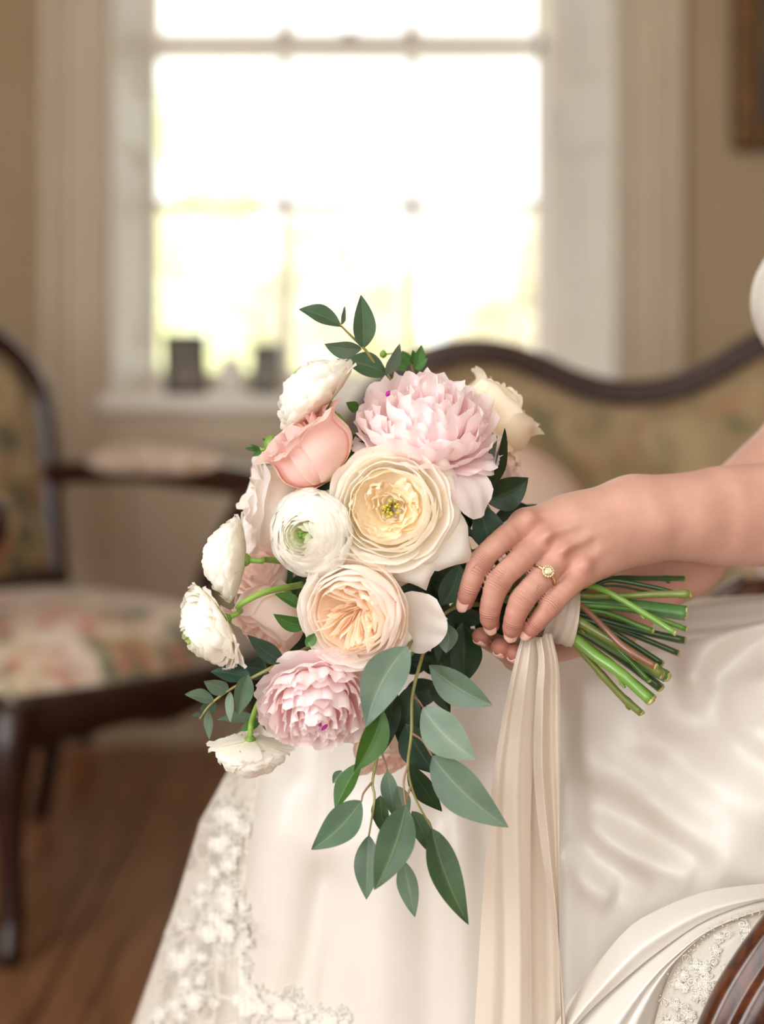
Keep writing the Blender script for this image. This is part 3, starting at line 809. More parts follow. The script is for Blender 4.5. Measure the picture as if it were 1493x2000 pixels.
def fold_petals(b, R, z0, zr, angles, per, mat, seed, rmax=.70, skew=.55, off=(0, 0)):
    """the quartered heart of a garden rose: petals standing on edge, their rims running out from the centre"""
    g = np.random.default_rng(seed)
    n_cl = max(4, len(angles))
    for p0 in angles:
        for j in range(per):
            q = (j - (per - 1) / 2) / per
            ph = p0 + q * 2 * PI / n_cl * .95
            lr = rmax * R * (1 - .35 * abs(q) * 1.2) * g.uniform(.75, 1.08); r0 = R * (.06 + .10 * abs(q)) * g.uniform(.8, 1.3)
            nu, nv = 11, 6
            s = np.linspace(0, 1, nu); S, V = np.meshgrid(s, np.linspace(0, 1, nv))
            rr = r0 + (lr - r0) * S
            top = z0 + (zr - z0) * (rr / (rmax * R)) ** 1.3 + .05 * R * np.sin(PI * S) + g.uniform(-.03, .03) * R
            bend = skew * np.sin(PI * S * .9) * (-1 if q > 0 else 1) * (.4 + abs(q)) * g.uniform(.2, 1.1) + .25 * S
            an = ph + bend + (g.uniform(-.25, .25)) * (1 - V) * .6 + .10 * (1 - V) * np.sign(q + .01)
            wob = .018 * R * np.sin(9 * S + g.uniform(0, 6)) * V
            z = top - (1 - V) * .26 * R
            rr = rr * (1 - .10 * (1 - V))
            x = rr * np.cos(an) - wob * np.sin(an) + off[0] * (1 - S); y = rr * np.sin(an) + wob * np.cos(an) + off[1] * (1 - S)
            pts = b.w(np.stack([x, y, z], -1).reshape(-1, 3))
            mesh('petal', pts, gridf(nv, nu), mat, b.root, uv=np.stack([S, .15 + .85 * V], -1).reshape(-1, 2))

def crumple(b, R, mat, seed, rings=((.60, 7, .84), (.48, 7, .76), (.36, 6, .70), (.24, 5, .66), (.13, 4, .64)), mid=None, half=PI):
    """small crumpled petals filling the heart of a blown rose"""
    g = np.random.default_rng(seed)
    for i, (rf_, cnt, h) in enumerate(rings):
        for k in range(cnt):
            ph = 2 * PI * (k + .5 * (i % 2)) / cnt + g.uniform(-.3, .3); rj = R * rf_ * g.uniform(.85, 1.12)
            if mid is not None: ph = mid + half * ((k + .5) / cnt * 2 - 1) + g.uniform(-.15, .15)
            top = R * h * g.uniform(.92, 1.10); w = R * g.uniform(.20, .32)
            ln = g.uniform(-.22, .04)
            prof = [(.5 * rj, top - .45 * R), (.92 * rj, top - .28 * R), (rj, top - .10 * R), (rj * (1 + ln), top)]
            b.petal(prof, [.7 * w, w, w, .75 * w], ph, mat, rc=g.uniform(.5, 1.4), tip=.2, tp=2.0, ruf=.045, rf=g.uniform(1.2, 2.6), rng=g, nu=11, nv=8, twist=g.uniform(-.7, .7), saw=.06, notch=g.uniform(0, .12))

def garden_rose(name, face, d, n, R, label, seed, mo, mi, spin=0.0, extra=(), stamens=0, lift=.85, cup=1.0, n_cl=5, rings=6, opened=.0):
    b = Bloom(name, face, d, n, R, lift * R, label, 'flower', spin); g = np.random.default_rng(seed)
    # cupped rings from the outside in
    for i in range(rings):
        t = i / (rings - 1); Ri = R * (1.0 - .36 * t); Hi = R * (.80 + .16 * t) * cup
        cnt = 5 if i < 3 else 6
        for k in range(cnt):
            ph = 2 * PI * (k + .5 * (i % 2)) / cnt + g.uniform(-.2, .2) + .3 * i
            rj = Ri * g.uniform(.96, 1.04); hj = Hi * g.uniform(.94, 1.06); fl = (.10 if i < 2 else -.08 * t) + opened * (1 - t) * .5
            prof = [(.08 * R, -.06 * R), (.55 * rj, .06 * R), (.92 * rj, .40 * hj), (rj * (1.0 + fl * .4), .76 * hj), (rj * (.97 + fl), .97 * hj - max(fl, 0) * .5 * R)]
            w = rj * .80
            b.petal(prof, [.3 * w, .8 * w, w, .98 * w, .86 * w], ph, mo if i < rings - 1 else mi, rc=1.05, tip=.13, tp=2.6, ruf=.018, rf=2.2, rng=g, notch=.05 * (g.random() < .4), nu=11)
    if stamens: crumple(b, R, mi, seed + 9)
    else:
        c0 = b.az(.5, -.35); off = (.20 * R * math.cos(c0), .20 * R * math.sin(c0))
        fold_petals(b, R, .60 * R * cup, .90 * R * cup, [b.az(-1, .15), b.az(-.55, .9), b.az(.25, 1)], 7, mi, seed + 5, .68, off=off)
        fold_petals(b, R, .60 * R * cup, .92 * R * cup, [b.az(-.6, -.9)], 5, mi, seed + 6, .60, off=off)
        crumple(b, R, mi, seed + 7, ((.58, 6, .90), (.46, 4, .82), (.30, 3, .74)), c0, 1.25)
    v, f = lathe([(.02 * R, .36 * R * cup), (.3 * R, .40 * R * cup), (.52 * R, .52 * R * cup), (.64 * R, .70 * R * cup)], 30); mesh('petal_bed', b.w(v), f[:-2], mi, b.root, uv=np.full((len(v), 2), .5))
    for (px, py, l, w, drop, tipf) in extra:              # outer petals thrown back, some pointed
        ph = b.az(px, py)
        prof = [(.2 * R, .0), (.75 * R, .18 * R), (R * (.55 + .45 * l), (.42 - drop * .3) * R), (l * R, (.36 - drop) * R)]
        b.petal(prof, [.3 * w * R, .85 * w * R, w * R, .82 * w * R], ph, mo, rc=1.7, tip=tipf, tp=1.25 if tipf > .25 else 2.2, ruf=.02, rf=1.6, rng=g, curl=.10 if tipf > .25 else .03, nu=13, nv=12, roll=.25)
    for k in range(stamens):
        a = g.uniform(0, 2 * PI); q = R * .16 * math.sqrt(g.random()); z = .56 * R * cup + g.uniform(-.03, .06) * R
        p0 = np.array([q * .4 * math.cos(a), q * .4 * math.sin(a), z - .28 * R]); p1 = np.array([q * math.cos(a), q * math.sin(a), z])
        v1 = tube(b.w(np.array([p0, p1])), .00035, 5); v2 = tube(b.w(np.array([p1, p1 + [0, 0, .002]])), [.0009, .0012, .0006], 6, 4)
        v, f, _ = join(v1, v2); mesh('stamen', v, f, M_stamen, b.root)
    return b

def peony(face, d, n, R, label, seed, spin=0.0, guards=(), lift=.7, dens=1.0, flecks=(), mo='peony', mi='peony2'):
    b = Bloom('peony', face, d, n, R, lift * R, label, 'flower', spin); g = np.random.default_rng(seed)
    rings = [(1.0, 7, 1.05), (.95, 7, .85), (.86, 7, .70), (.76, 7, .5), (.62, 7, .3), (.46, 6, .1), (.30, 5, -.1), (.15, 3, -.2)]
    for i, (rf_, cnt, lean) in enumerate(rings):
        for k in range(int(cnt * dens)):
            ph = 2 * PI * (k + .5 * (i % 2)) / int(cnt * dens) + g.uniform(-.22, .22)
            rj = R * rf_ * g.uniform(.9, 1.06); top = R * (.62 + .42 * (1 - rf_ ** 2)) * g.uniform(.86, 1.12)
            if i == 0: top = R * .45 * g.uniform(.9, 1.1)
            prof = [(.10 * R, -.08 * R), (.60 * rj, .10 * top), (.93 * rj, .48 * top), (rj * (.99 + .04 * lean), .82 * top), (rj * (.93 + .16 * lean), top)]
            w = R * (.46 if i == 0 else g.uniform(.34, .52) * (.6 + .4 * rf_))
            b.petal(prof, [.25 * w, .7 * w, w, 1.05 * w, .9 * w], ph, PM[mo] if (i < 2 or g.random() < .6) else PM[mi], rc=g.uniform(.6, 1.3) if i else 1.2, tip=.16, tp=2.0,
                    ruf=.06 if i else .03, rf=g.uniform(1.5, 3.2), rng=g, notch=g.uniform(0, .10), saw=.09 if i else .03, nu=13, nv=10, twist=g.uniform(-.15, .15))
    for (px, py, l, w, drop) in guards:
        ph = b.az(px, py)
        prof = [(.15 * R, -.06 * R), (.65 * R, .0), (R * (.5 + .5 * l), (.16 - drop * .4) * R), (l * R, (.18 - drop) * R)]
        b.petal(prof, [.25 * w * R, .8 * w * R, w * R, .8 * w * R], ph, PM[mo], rc=1.4, tip=.22, tp=2.2, ruf=.03, rng=g, nu=13, nv=12)
    for (px, py, a, l) in flecks:                          # streaks of magenta on the inner petals
        c = np.array([px, py]) * R; dx = np.array([math.cos(a), math.sin(a)]) * l * R
        t = np.linspace(-.5, .5, 7); w = .03 * R * (1 - (2 * t) ** 2) + .001 * R
        z = .98 * R
        pts = np.array([[c[0] + dx[0] * q - s * dx[1] / (l * R) * ww, c[1] + dx[1] * q + s * dx[0] / (l * R) * ww, z + .004 * s2] for q, ww in zip(t, w) for (s, s2) in ((-1, 0), (1, 0))])
        v = np.vstack([b.w(pts), b.w(pts - [0, 0, .0012])]); k = len(pts)
        f = []
        for i in range(6):
            f += [(2 * i, 2 * i + 1, 2 * i + 3, 2 * i + 2), (k + 2 * i + 2, k + 2 * i + 3, k + 2 * i + 1, k + 2 * i)]
        mesh('magenta_streak', v, f, M_magenta, b.root)
    b.sepals(5, .45, .9, .16, -.12, seed)
    return b

def side_rose(face, d, n, R, label, seed, mat, hgt=1.5, rings=5, lip=.25, spin=0.0, lift=.8, sep=True, extra=()):
    b = Bloom('rose', face, d, n, R, lift * R, label, 'flower', spin); g = np.random.default_rng(seed)
    for i in range(rings):
        t = i / (rings - 1); Ri = R * (.16 + .84 * t ** .9); Hi = R * hgt * (1 - .16 * t)
        cnt = 3 if i < 2 else 4 if i < 3 else 5
        for k in range(cnt):
            ph = 2 * PI * (k + .4 * (i % 2)) / cnt + g.uniform(-.2, .2) + i * .7
            rj = Ri * g.uniform(.90, 1.10); hj = Hi * g.uniform(.90, 1.08); lp = lip * t ** 1.2 * g.uniform(.7, 1.3)
            prof = [(.12 * R, -.02 * R), (.72 * rj, .16 * hj), (rj, .45 * hj), (rj * .94, .80 * hj), (rj * (.92 + lp * .7), .95 * hj), (rj * (.94 + lp * 1.4), .95 * hj - lp * .22 * R)]
            w = max(rj, .4 * R) * .82
            b.petal(prof, [.3 * w, .85 * w, w, .98 * w, .9 * w, .7 * w], ph, mat, rc=1.28, tip=.16, tp=2.4, ruf=.025, rf=1.8, rng=g, nu=11, nv=13, curl=.04, notch=.04 * (g.random() < .4))
    for (px, py, l, w, drop) in extra:
        ph = b.az(px, py)
        b.petal([(.12 * R, -.04 * R), (.7 * R, .12 * R), (l * .85 * R, (.4 - drop * .4) * R), (l * R, (.4 - drop) * R)], [.3 * w * R, .8 * w * R, w * R, .8 * w * R], ph, mat, rc=1.5, tip=.2, ruf=.03, rng=g, nu=11, roll=.2)
    if sep: b.sepals(5, .9, .45, .16, -.06, seed)
    return b

# --- white ranunculus
ranunculus((600, 752), 1.045, (-.66, .02, .70), .0320, 'white ranunculus at the top of the bouquet, turned up and away beside the upper peony', 11, open_=.35, back=6,
           stalk=[(662, 815, 1.05), (700, 865, 1.07)], eye=True, dense=12, lift=.5)
ranunculus((588, 1046), 1.0, (-.36, -.93, .0), .0285, 'round white ranunculus with a green eye, facing out beside the cream rose', 12, open_=.0, dense=14, lift=.8, sep=False)
ranunculus((430, 1090), 1.035, (-.96, .04, .06), .0285, 'white ranunculus seen from behind, upper one of the two at the far left', 13, open_=.35, back=6, dense=12, stalk=[(520, 1093, 1.045), (590, 1100, 1.07)], lift=.5)
ranunculus((394, 1236), 1.01, (-.82, -.36, -.42), .0300, 'white ranunculus on a long arching green stalk, furthest left in the bouquet', 14, open_=.40, back=6, dense=12, stalk=[(468, 1182, 1.012), (520, 1156, 1.02), (590, 1142, 1.05)], lift=.5)
ranunculus((487, 1482), 1.05, (-.06, .16, -.98), .0250, 'white ranunculus hanging face down at the bottom of the bouquet beside the lower peony', 15, open_=.35, back=4, dense=12, stalk=[(492, 1408, 1.05), (507, 1370, 1.06), (545, 1310, 1.08)], lift=.45)

# --- garden roses
rose5 = garden_rose('garden_rose', (758, 990), 1.0, (-.16, -.97, .14), .0365, 'large cream garden rose with yellow stamens and pointed outer petals, centre of the bouquet', 21, PM['cream'], PM['cream_in'], stamens=26, opened=.06,
            extra=[(1.0, .66, 1.74, .70, .30, .55), (.40, 1.0, 1.62, .58, .25, .6), (.70, -.82, 1.48, .60, .15, .42), (1.0, .0, 1.30, .66, .2, .25), (.75, .95, 1.28, .42, .05, .45), (-.5, .9, 1.12, .6, .1, .2), (-.4, -1, 1.16, .6, .12, .25), (-1, -.2, 1.1, .6, .1, .2)])
rose7 = garden_rose('garden_rose', (682, 1204), .995, (-.28, -.95, -.06), .0345, 'peach-white garden rose with a deep swirled heart, below the cream rose', 22, PM['blush'], PM['blush_in'], spin=.4, lift=.9, cup=1.05, n_cl=4,
            extra=[(.0, -1, 1.15, .6, .2, .15), (.6, .9, 1.12, .6, .25, .15), (-.8, -.4, 1.08, .5, .2, .15)])
# its loose outer petal on the right
rose7.petal([(.5 * .0345, -.1 * .0345), (.95 * .0345, -.05 * .0345), (1.3 * .0345, .05 * .0345), (1.62 * .0345, .0)], [.010, .018, .020, .014], rose7.az(1, .22), PM['blush'], rc=1.6, tip=.22, ruf=.03, nu=13, nv=12)

# --- peonies
peony((838, 790), 1.035, (.06, -.52, .85), .0445, 'large pale pink ruffled peony at the top of the bouquet, above the cream rose', 31, guards=[(.9, .95, 1.12, .50, .25), (1, .35, 1.15, .45, .1), (.35, 1.2, 1.38, .36, .62), (-.9, .6, 1.1, .45, .1), (.65, .8, 1.16, .42, .12)],
      flecks=[(-.62, -.12, 1.2, .14)])
peony((622, 1402), 1.01, (.06, -.80, -.60), .0360, 'pale pink ruffled peony with a magenta fleck, low in the bouquet above the hanging leaves', 32, guards=[(-.4, -1, 1.12, .6, .1), (.35, -1, 1.15, .6, .12), (1, -.3, 1.1, .55, .05), (-1, -.1, 1.1, .5, .1)],
      flecks=[(.10, .06, .9, .18), (.02, .13, 2.2, .09)])
# --- side-on roses
side_rose((606, 876), 1.03, (-.62, -.12, .78), .0255, 'salmon pink rose with green sepals, turned away under the topmost ranunculus', 41, PM['pink'], hgt=1.75, rings=7, lip=.32, lift=.9, extra=[(-.5, 1, 1.35, .6, .4), (.2, 1, 1.2, .6, .3), (-1, .4, 1.2, .5, .3)])
side_rose((975, 800), 1.10, (.66, .10, .74), .0280, 'ivory rose seen from the side, peeking out behind the upper peony', 42, PM['ivory'], hgt=1.5, rings=6, lip=.24, lift=.85, sep=False, extra=[(1, .6, 1.4, .6, .3), (.6, -.6, 1.3, .6, .2), (.6, 1, 1.3, .5, .3)])
side_rose((525, 1215), 1.06, (-.55, -.35, -.75), .0235, 'pale pink rose half hidden behind the arching ranunculus stalk', 43, PM['pale_pink'], hgt=1.7, lift=.9, extra=[(-1, .2, 1.3, .6, .3)])
side_rose((512, 1120), 1.085, (-.55, -.55, .6), .0190, 'small blush rose with a green edge, behind the upper left ranunculus', 44, PM['pale_pink'], hgt=1.6, lift=.9)
side_rose((538, 985), 1.085, (-.9, -.2, .1), .0280, 'blush rose mostly hidden behind the salmon pink rose', 45, PM['blush'], hgt=1.5, lift=.6, lip=.4, sep=False)
side_rose((752, 1470), 1.075, (.25, -.4, -.85), .0200, 'small pale pink rose hidden behind the hanging leaves', 46, PM['pale_pink'], hgt=1.6, lip=.5, lift=.9)
side_rose((975, 905), 1.085, (.7, -.2, .5), .0165, 'small yellowish blush rose below the ivory rose, behind the dark leaves', 47, PM['pale_pink'], hgt=1.6, lift=.9)
# ================================================================== the bouquet: greenery, stems, ribbon
def leaf_mat(name, c1, c2, vein, back=None, rough=0.42, transl=0.18):
    m, nt, out = newmat(name)
    uv = N(nt, 'ShaderNodeUVMap'); uv.uv_map = 'uv'
    sp = N(nt, 'ShaderNodeSeparateXYZ'); nt.links.new(uv.outputs[0], sp.inputs[0])
    tc = N(nt, 'ShaderNodeTexCoord')
    nz = N(nt, 'ShaderNodeTexNoise', Scale=60.0, Detail=4); nt.links.new(tc.outputs['Object'], nz.inputs['Vector'])
    r = ramp(nt, [(0.3, c1), (0.7, c2)]); nt.links.new(nz.outputs['Fac'], r.inputs[0])
    ab = N(nt, 'ShaderNodeMath', operation='SUBTRACT'); nt.links.new(sp.outputs['X'], ab.inputs[0]); ab.inputs[1].default_value = 0.5
    aa = N(nt, 'ShaderNodeMath', operation='ABSOLUTE'); nt.links.new(ab.outputs[0], aa.inputs[0])
    vr = ramp(nt, [(0.008, (1, 1, 1)), (0.028, (0, 0, 0))]); nt.links.new(aa.outputs[0], vr.inputs[0])
    # side veins slanting off the midrib
    ma = N(nt, 'ShaderNodeMath', operation='MULTIPLY_ADD'); nt.links.new(aa.outputs[0], ma.inputs[0]); ma.inputs[1].default_value = -0.55; nt.links.new(sp.outputs['Y'], ma.inputs[2])
    sn = N(nt, 'ShaderNodeMath', operation='MULTIPLY'); nt.links.new(ma.outputs[0], sn.inputs[0]); sn.inputs[1].default_value = 70.0
    si = N(nt, 'ShaderNodeMath', operation='SINE'); nt.links.new(sn.outputs[0], si.inputs[0])
    sr = ramp(nt, [(0.93, (0, 0, 0)), (1.0, (.22, .22, .22))]); nt.links.new(si.outputs[0], sr.inputs[0])
    mxv = N(nt, 'ShaderNodeMath', operation='MAXIMUM'); nt.links.new(vr.outputs[0], mxv.inputs[0]); nt.links.new(sr.outputs[0], mxv.inputs[1])
    mf = N(nt, 'ShaderNodeMath', operation='MULTIPLY'); nt.links.new(mxv.outputs[0], mf.inputs[0]); mf.inputs[1].default_value = 0.65
    mx = N(nt, 'ShaderNodeMix', data_type='RGBA'); nt.links.new(mf.outputs[0], mx.inputs[0]); nt.links.new(r.outputs[0], mx.inputs[6]); mx.inputs[7].default_value = rgba(vein)
    b = N(nt, 'ShaderNodeBsdfPrincipled', Roughness=rough); b.inputs['Specular IOR Level'].default_value = 0.4
    nt.links.new(mx.outputs[2], b.inputs['Base Color'])
    bp = N(nt, 'ShaderNodeBump', Strength=0.15, Distance=0.0005); nt.links.new(mxv.outputs[0], bp.inputs['Height']); nt.links.new(bp.outputs[0], b.inputs['Normal'])
    t = N(nt, 'ShaderNodeBsdfTranslucent'); nt.links.new(mx.outputs[2], t.inputs['Color'])
    ms = N(nt, 'ShaderNodeMixShader'); ms.inputs[0].default_value = transl
    nt.links.new(b.outputs[0], ms.inputs[1]); nt.links.new(t.outputs[0], ms.inputs[2]); nt.links.new(ms.outputs[0], out.inputs[0])
    return m
LM = {
    'sage': leaf_mat('eucalyptus_sage', lin((90, 113, 95)), lin((104, 126, 106)), lin((137, 151, 115))),
    'light': leaf_mat('eucalyptus_light', lin((113, 135, 118)), lin((128, 148, 129)), lin((152, 164, 135))),
    'mid': leaf_mat('eucalyptus_mid', lin((68, 97, 70)), lin((80, 108, 80)), lin((117, 137, 97))),
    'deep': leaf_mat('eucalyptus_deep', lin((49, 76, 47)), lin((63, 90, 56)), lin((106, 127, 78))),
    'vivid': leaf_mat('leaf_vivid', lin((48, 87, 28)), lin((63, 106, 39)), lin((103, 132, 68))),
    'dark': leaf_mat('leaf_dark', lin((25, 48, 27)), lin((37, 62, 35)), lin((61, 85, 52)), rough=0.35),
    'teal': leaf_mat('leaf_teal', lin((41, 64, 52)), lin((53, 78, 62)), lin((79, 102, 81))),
    'grass': leaf_mat('leaf_bright', lin((65, 109, 52)), lin((82, 127, 66)), lin((120, 153, 93))),
}
M_twig = simple('twig', lin((150, 150, 88)), lin((128, 118, 70)), rough=0.45, scale=60)
M_twigr = simple('reddish_twig', lin((150, 118, 84)), lin((128, 92, 66)), rough=0.45, scale=60)

def leaf(par, bpx, tpx, w, mat, d0=1.03, d1=None, roll=0.0, bow=0.0, arch=0.0, fold=.16, peak=.42, petiole=None, wave=.02, seed=0):
    """leaf blade from base pixel to tip pixel (with distances), w = full width in pixels; roll turns the blade about its length"""
    d1 = d0 if d1 is None else d1
    a, b = P(*bpx, d0), P(*tpx, d1)
    ax = b - a; L = np.linalg.norm(ax); t = ax / L
    view = nrm(-(a + b) / 2 + np.array([0, 0, CAMZ])); nn = nrm(view - t * (view @ t)); sd = np.cross(t, nn)
    n2 = nn * math.cos(roll) + sd * math.sin(roll); s2 = np.cross(t, n2)
    W = w / FPX * (d0 + d1) / 2 / 2
    nu, nv = 9, 18
    V = np.linspace(0, 1, nv)
    e = math.log(.5) / math.log(peak)
    prof = np.sin(PI * np.clip(V, 0, 1) ** e) ** .95 * (1 - .25 * np.maximum(0, V - peak) * (1 - V)) + .012
    prof[-1] = .004
    g = np.random.default_rng(seed + int(bpx[0]) * 7 + int(tpx[1]))
    pts = []
    p1, p2 = g.uniform(0, 6, 2)
    for i, v in enumerate(V):
        c = a + ax * v + s2 * (bow * L * 4 * v * (1 - v)) + n2 * (arch * L * 4 * v * (1 - v))
        for u in np.linspace(-1, 1, nu):
            q = u * prof[i] * W
            h = abs(u) * prof[i] * W * fold * 2 + wave * W * 2 * math.sin(5 * v * PI * .8 + p1 + u) * abs(u) ** 2
            pts.append(c + s2 * q + n2 * h)
    U = np.tile(np.linspace(0, 1, nu), nv); VV = np.repeat(V, nu)
    o = mesh('leaf', pts, gridf(nv, nu), LM[mat], par, uv=np.c_[U, VV])
    return o
def stemtube(par, pts, rad, mat=None, name='stem', seg=None, n=8):
    pts = [P(*p) for p in pts]
    v, f, uv = tube(pts, rad, n, seg or max(8, 6 * len(pts))); return mesh(name, v, f, mat or M_twig, par, uv=uv)
def sprig(name, px, d, label, cat_='foliage', group='greenery of the bouquet'):
    return root(name, P(*px, d), label, cat_, group)

# top eucalyptus sprig
s = sprig('eucalyptus_sprig', (760, 745), 1.07, 'eucalyptus sprig standing up above the topmost white ranunculus')
stemtube(s, [(775, 790, 1.08), (742, 728, 1.07), (716, 686, 1.06), (690, 660, 1.055), (664, 634, 1.05)], [.0014, .0011, .0007])
leaf(s, (668, 638), (584, 604), 40, 'mid', 1.05, 1.04, .5, .05, .03, peak=.5)
leaf(s, (666, 634), (674, 597), 18, 'sage', 1.055, 1.065, 1.0)
leaf(s, (710, 681), (705, 575), 46, 'mid', 1.058, 1.05, .25, .02, .02, peak=.42)
leaf(s, (707, 682), (634, 672), 40, 'sage', 1.058, 1.045, -.5, -.05, peak=.45)
leaf(s, (757, 733), (672, 706), 50, 'mid', 1.07, 1.055, .35, .06, .03, peak=.5)
s = sprig('eucalyptus_sprig', (790, 745), 1.08, 'narrow grey-green leaf sprig behind the upper peony')
stemtube(s, [(790, 790, 1.09), (765, 745, 1.075), (757, 730, 1.07)], [.0014, .0009])
leaf(s, (756, 733), (781, 671), 32, 'sage', 1.07, 1.06, .7)
leaf(s, (766, 748), (742, 712), 20, 'mid', 1.075, 1.08, -.4)
s = sprig('leafy_sprig', (800, 720), 1.10, 'bright green leafy tip with a bud above the upper peony')
stemtube(s, [(815, 780, 1.11), (806, 720, 1.10), (795, 690, 1.10), (752, 692, 1.10)], [.0012, .0009, .0007])
for b_, t_, w_, r_ in (((815, 718), (824, 673), 24, .2), ((802, 712), (786, 684), 26, -.5), ((806, 712), (806, 682), 20, .8), ((795, 716), (770, 712), 24, .3), ((812, 722), (836, 700), 20, -.4)):
    leaf(s, b_, t_, w_, 'grass', 1.095, 1.09, r_)
v, f = lathe([(.0006, 0), (.0022, .0012), (.0026, .003), (.0014, .0052), (.0004, .006)], 10, P(749, 700, 1.10)); mesh('bud', v, f, M_green, s)

# left sprig over the lower-left ranunculus
s = sprig('eucalyptus_sprig', (600, 1264), 1.03, 'eucalyptus sprig reaching out below the arching ranunculus, at the lower left')
stemtube(s, [(625, 1252, 1.05), (602, 1264, 1.03), (551, 1293, 1.015), (490, 1325, 1.012), (446, 1349, 1.01), (411, 1376, 1.01), (390, 1404, 1.01)], [.0013, .0011, .0006])
leaf(s, (553, 1292), (483, 1240), 38, 'teal', 1.012, 1.0, .3, -.06, .03)
leaf(s, (490, 1325), (412, 1312), 44, 'teal', 1.012, 1.02, .5, .04)
leaf(s, (446, 1349), (398, 1330), 34, 'sage', 1.01, 1.0, -.4)
leaf(s, (418, 1368), (361, 1356), 30, 'sage', 1.01, 1.0, .5, .03)
leaf(s, (484, 1318), (465, 1397), 40, 'mid', 1.01, 1.0, -.35, .02)
leaf(s, (450, 1350), (450, 1412), 20, 'light', 1.012, 1.01, .5)
leaf(s, (419, 1368), (397, 1404), 28, 'mid', 1.01, 1.02, -.2, .05)
leaf(s, (409, 1388), (409, 1444), 22, 'sage', 1.012, 1.015, .6)
leaf(s, (522, 1310), (478, 1302), 46, 'teal', 1.035, 1.04, .1)
leaf(s, (551, 1297), (500, 1382), 26, 'teal', 1.03, 1.03, .6, -.06)
leaf(s, (393, 1396), (374, 1398), 10, 'sage', 1.01, 1.0, .2)
leaf(s, (545, 1302), (520, 1345), 40, 'sage', 1.045, 1.05, .2)
s = sprig('leafy_sprig', (520, 1400), 1.07, 'grey-green leaves around the stalk of the hanging ranunculus')
stemtube(s, [(545, 1340, 1.08), (520, 1385, 1.065), (500, 1412, 1.06)], [.0012, .0008])
leaf(s, (505, 1405), (424, 1406), 24, 'sage', 1.06, 1.05, .5, .04)
leaf(s, (515, 1398), (545, 1436), 28, 'sage', 1.06, 1.06, .2)
leaf(s, (508, 1410), (470, 1428), 20, 'grass', 1.055, 1.05, .4)
leaf(s, (512, 1390), (536, 1400), 26, 'mid', 1.07, 1.07, .0)

# hanging sprays
s = sprig('eucalyptus_spray', (825, 1282), 1.02, 'long eucalyptus spray hanging lowest, its tip a long olive leaf over the skirt')
stemtube(s, [(838, 1240, 1.05), (825, 1282, 1.02), (806, 1358, 1.005), (804, 1432, 1.0), (797, 1493, 1.0), (803, 1534, 1.0), (817, 1570, 1.0), (844, 1618, 1.0)], [.0013, .0011, .0009, .0006])
for pts in ([(807, 1360, 1.005), (818, 1369, 1.0), (827, 1382, 1.0)], [(805, 1432, 1.0), (826, 1447, .998), (845, 1477, .995)], [(797, 1495, 1.0), (789, 1528, .995), (793, 1574, .99)], [(803, 1535, 1.0), (796, 1556, .995), (793, 1572, .99)]):
    stemtube(s, pts, [.0008, .0006], M_twigr, 'leaf_stalk')
leaf(s, (838, 1299), (963, 1377), 66, 'sage', 1.015, 1.0, .3, .05, .02, peak=.48)
leaf(s, (826, 1381), (931, 1484), 80, 'light', 1.0, .985, .1, .06, .02, peak=.45)
leaf(s, (844, 1476), (994, 1616), 84, 'sage', .995, .985, .15, .05, .015, peak=.40)
leaf(s, (844, 1618), (916, 1807), 62, 'deep', 1.0, .99, -.15, .04, .02, peak=.40)
leaf(s, (793, 1573), (731, 1739), 74, 'deep', .99, .975, .12, -.05, .03, peak=.42)
leaf(s, (799, 1492), (864, 1585), 46, 'dark', 1.015, 1.02, .35, .03, peak=.45)
leaf(s, (805, 1584), (842, 1668), 40, 'mid', 1.005, 1.01, -.3, -.03)
leaf(s, (788, 1680), (811, 1792), 42, 'sage', 1.0, 1.0, .25)
leaf(s, (792, 1415), (852, 1512), 70, 'teal', 1.02, 1.025, .2, .03)
leaf(s, (800, 1340), (792, 1478), 58, 'dark', 1.03, 1.03, .2)
s = sprig('eucalyptus_spray', (742, 1400), 1.03, 'shorter eucalyptus spray hanging under the lower peony, with rounder grey-green leaves')
stemtube(s, [(775, 1350, 1.05), (745, 1410, 1.03), (740, 1462, 1.02), (728, 1527, 1.01), (732, 1560, 1.005), (721, 1632, 1.0)], [.0014, .0011, .0006])
for pts in ([(728, 1527, 1.01), (711, 1548, 1.003), (706, 1566, 1.0)], [(742, 1460, 1.02), (750, 1482, 1.018), (757, 1506, 1.015)]):
    stemtube(s, pts, [.0008, .0006], M_twigr, 'leaf_stalk')
leaf(s, (721, 1631), (716, 1757), 52, 'sage', 1.0, .995, .15, peak=.45)
leaf(s, (706, 1564), (608, 1660), 66, 'mid', 1.0, .99, .12, -.06, .02, peak=.42)
leaf(s, (757, 1505), (771, 1598), 36, 'sage', 1.015, 1.015, .3)
leaf(s, (776, 1535), (796, 1602), 34, 'sage', 1.01, 1.01, -.3)
leaf(s, (744, 1553), (757, 1636), 38, 'deep', 1.005, 1.01, .5, .05)
leaf(s, (668, 1505), (650, 1530), 20, 'sage', 1.03, 1.03, .0)
s = sprig('eucalyptus_spray', (790, 1275), 1.0, 'broad sage and deep green leaves hanging right of the lower peony')
stemtube(s, [(810, 1240, 1.03), (796, 1270, 1.01), (772, 1345, 1.02), (742, 1402, 1.015), (708, 1490, 1.01)], [.0014, .0011, .0007])
leaf(s, (797, 1262), (716, 1420), 84, 'sage', .995, .985, .12, .07, .03, peak=.42)
leaf(s, (748, 1385), (691, 1508), 56, 'vivid', 1.0, .99, -.3, -.06, .02, peak=.45)
leaf(s, (707, 1488), (655, 1584), 42, 'vivid', 1.01, 1.0, .5, .05, peak=.48)
leaf(s, (772, 1345), (748, 1472), 46, 'dark', 1.03, 1.03, .2)

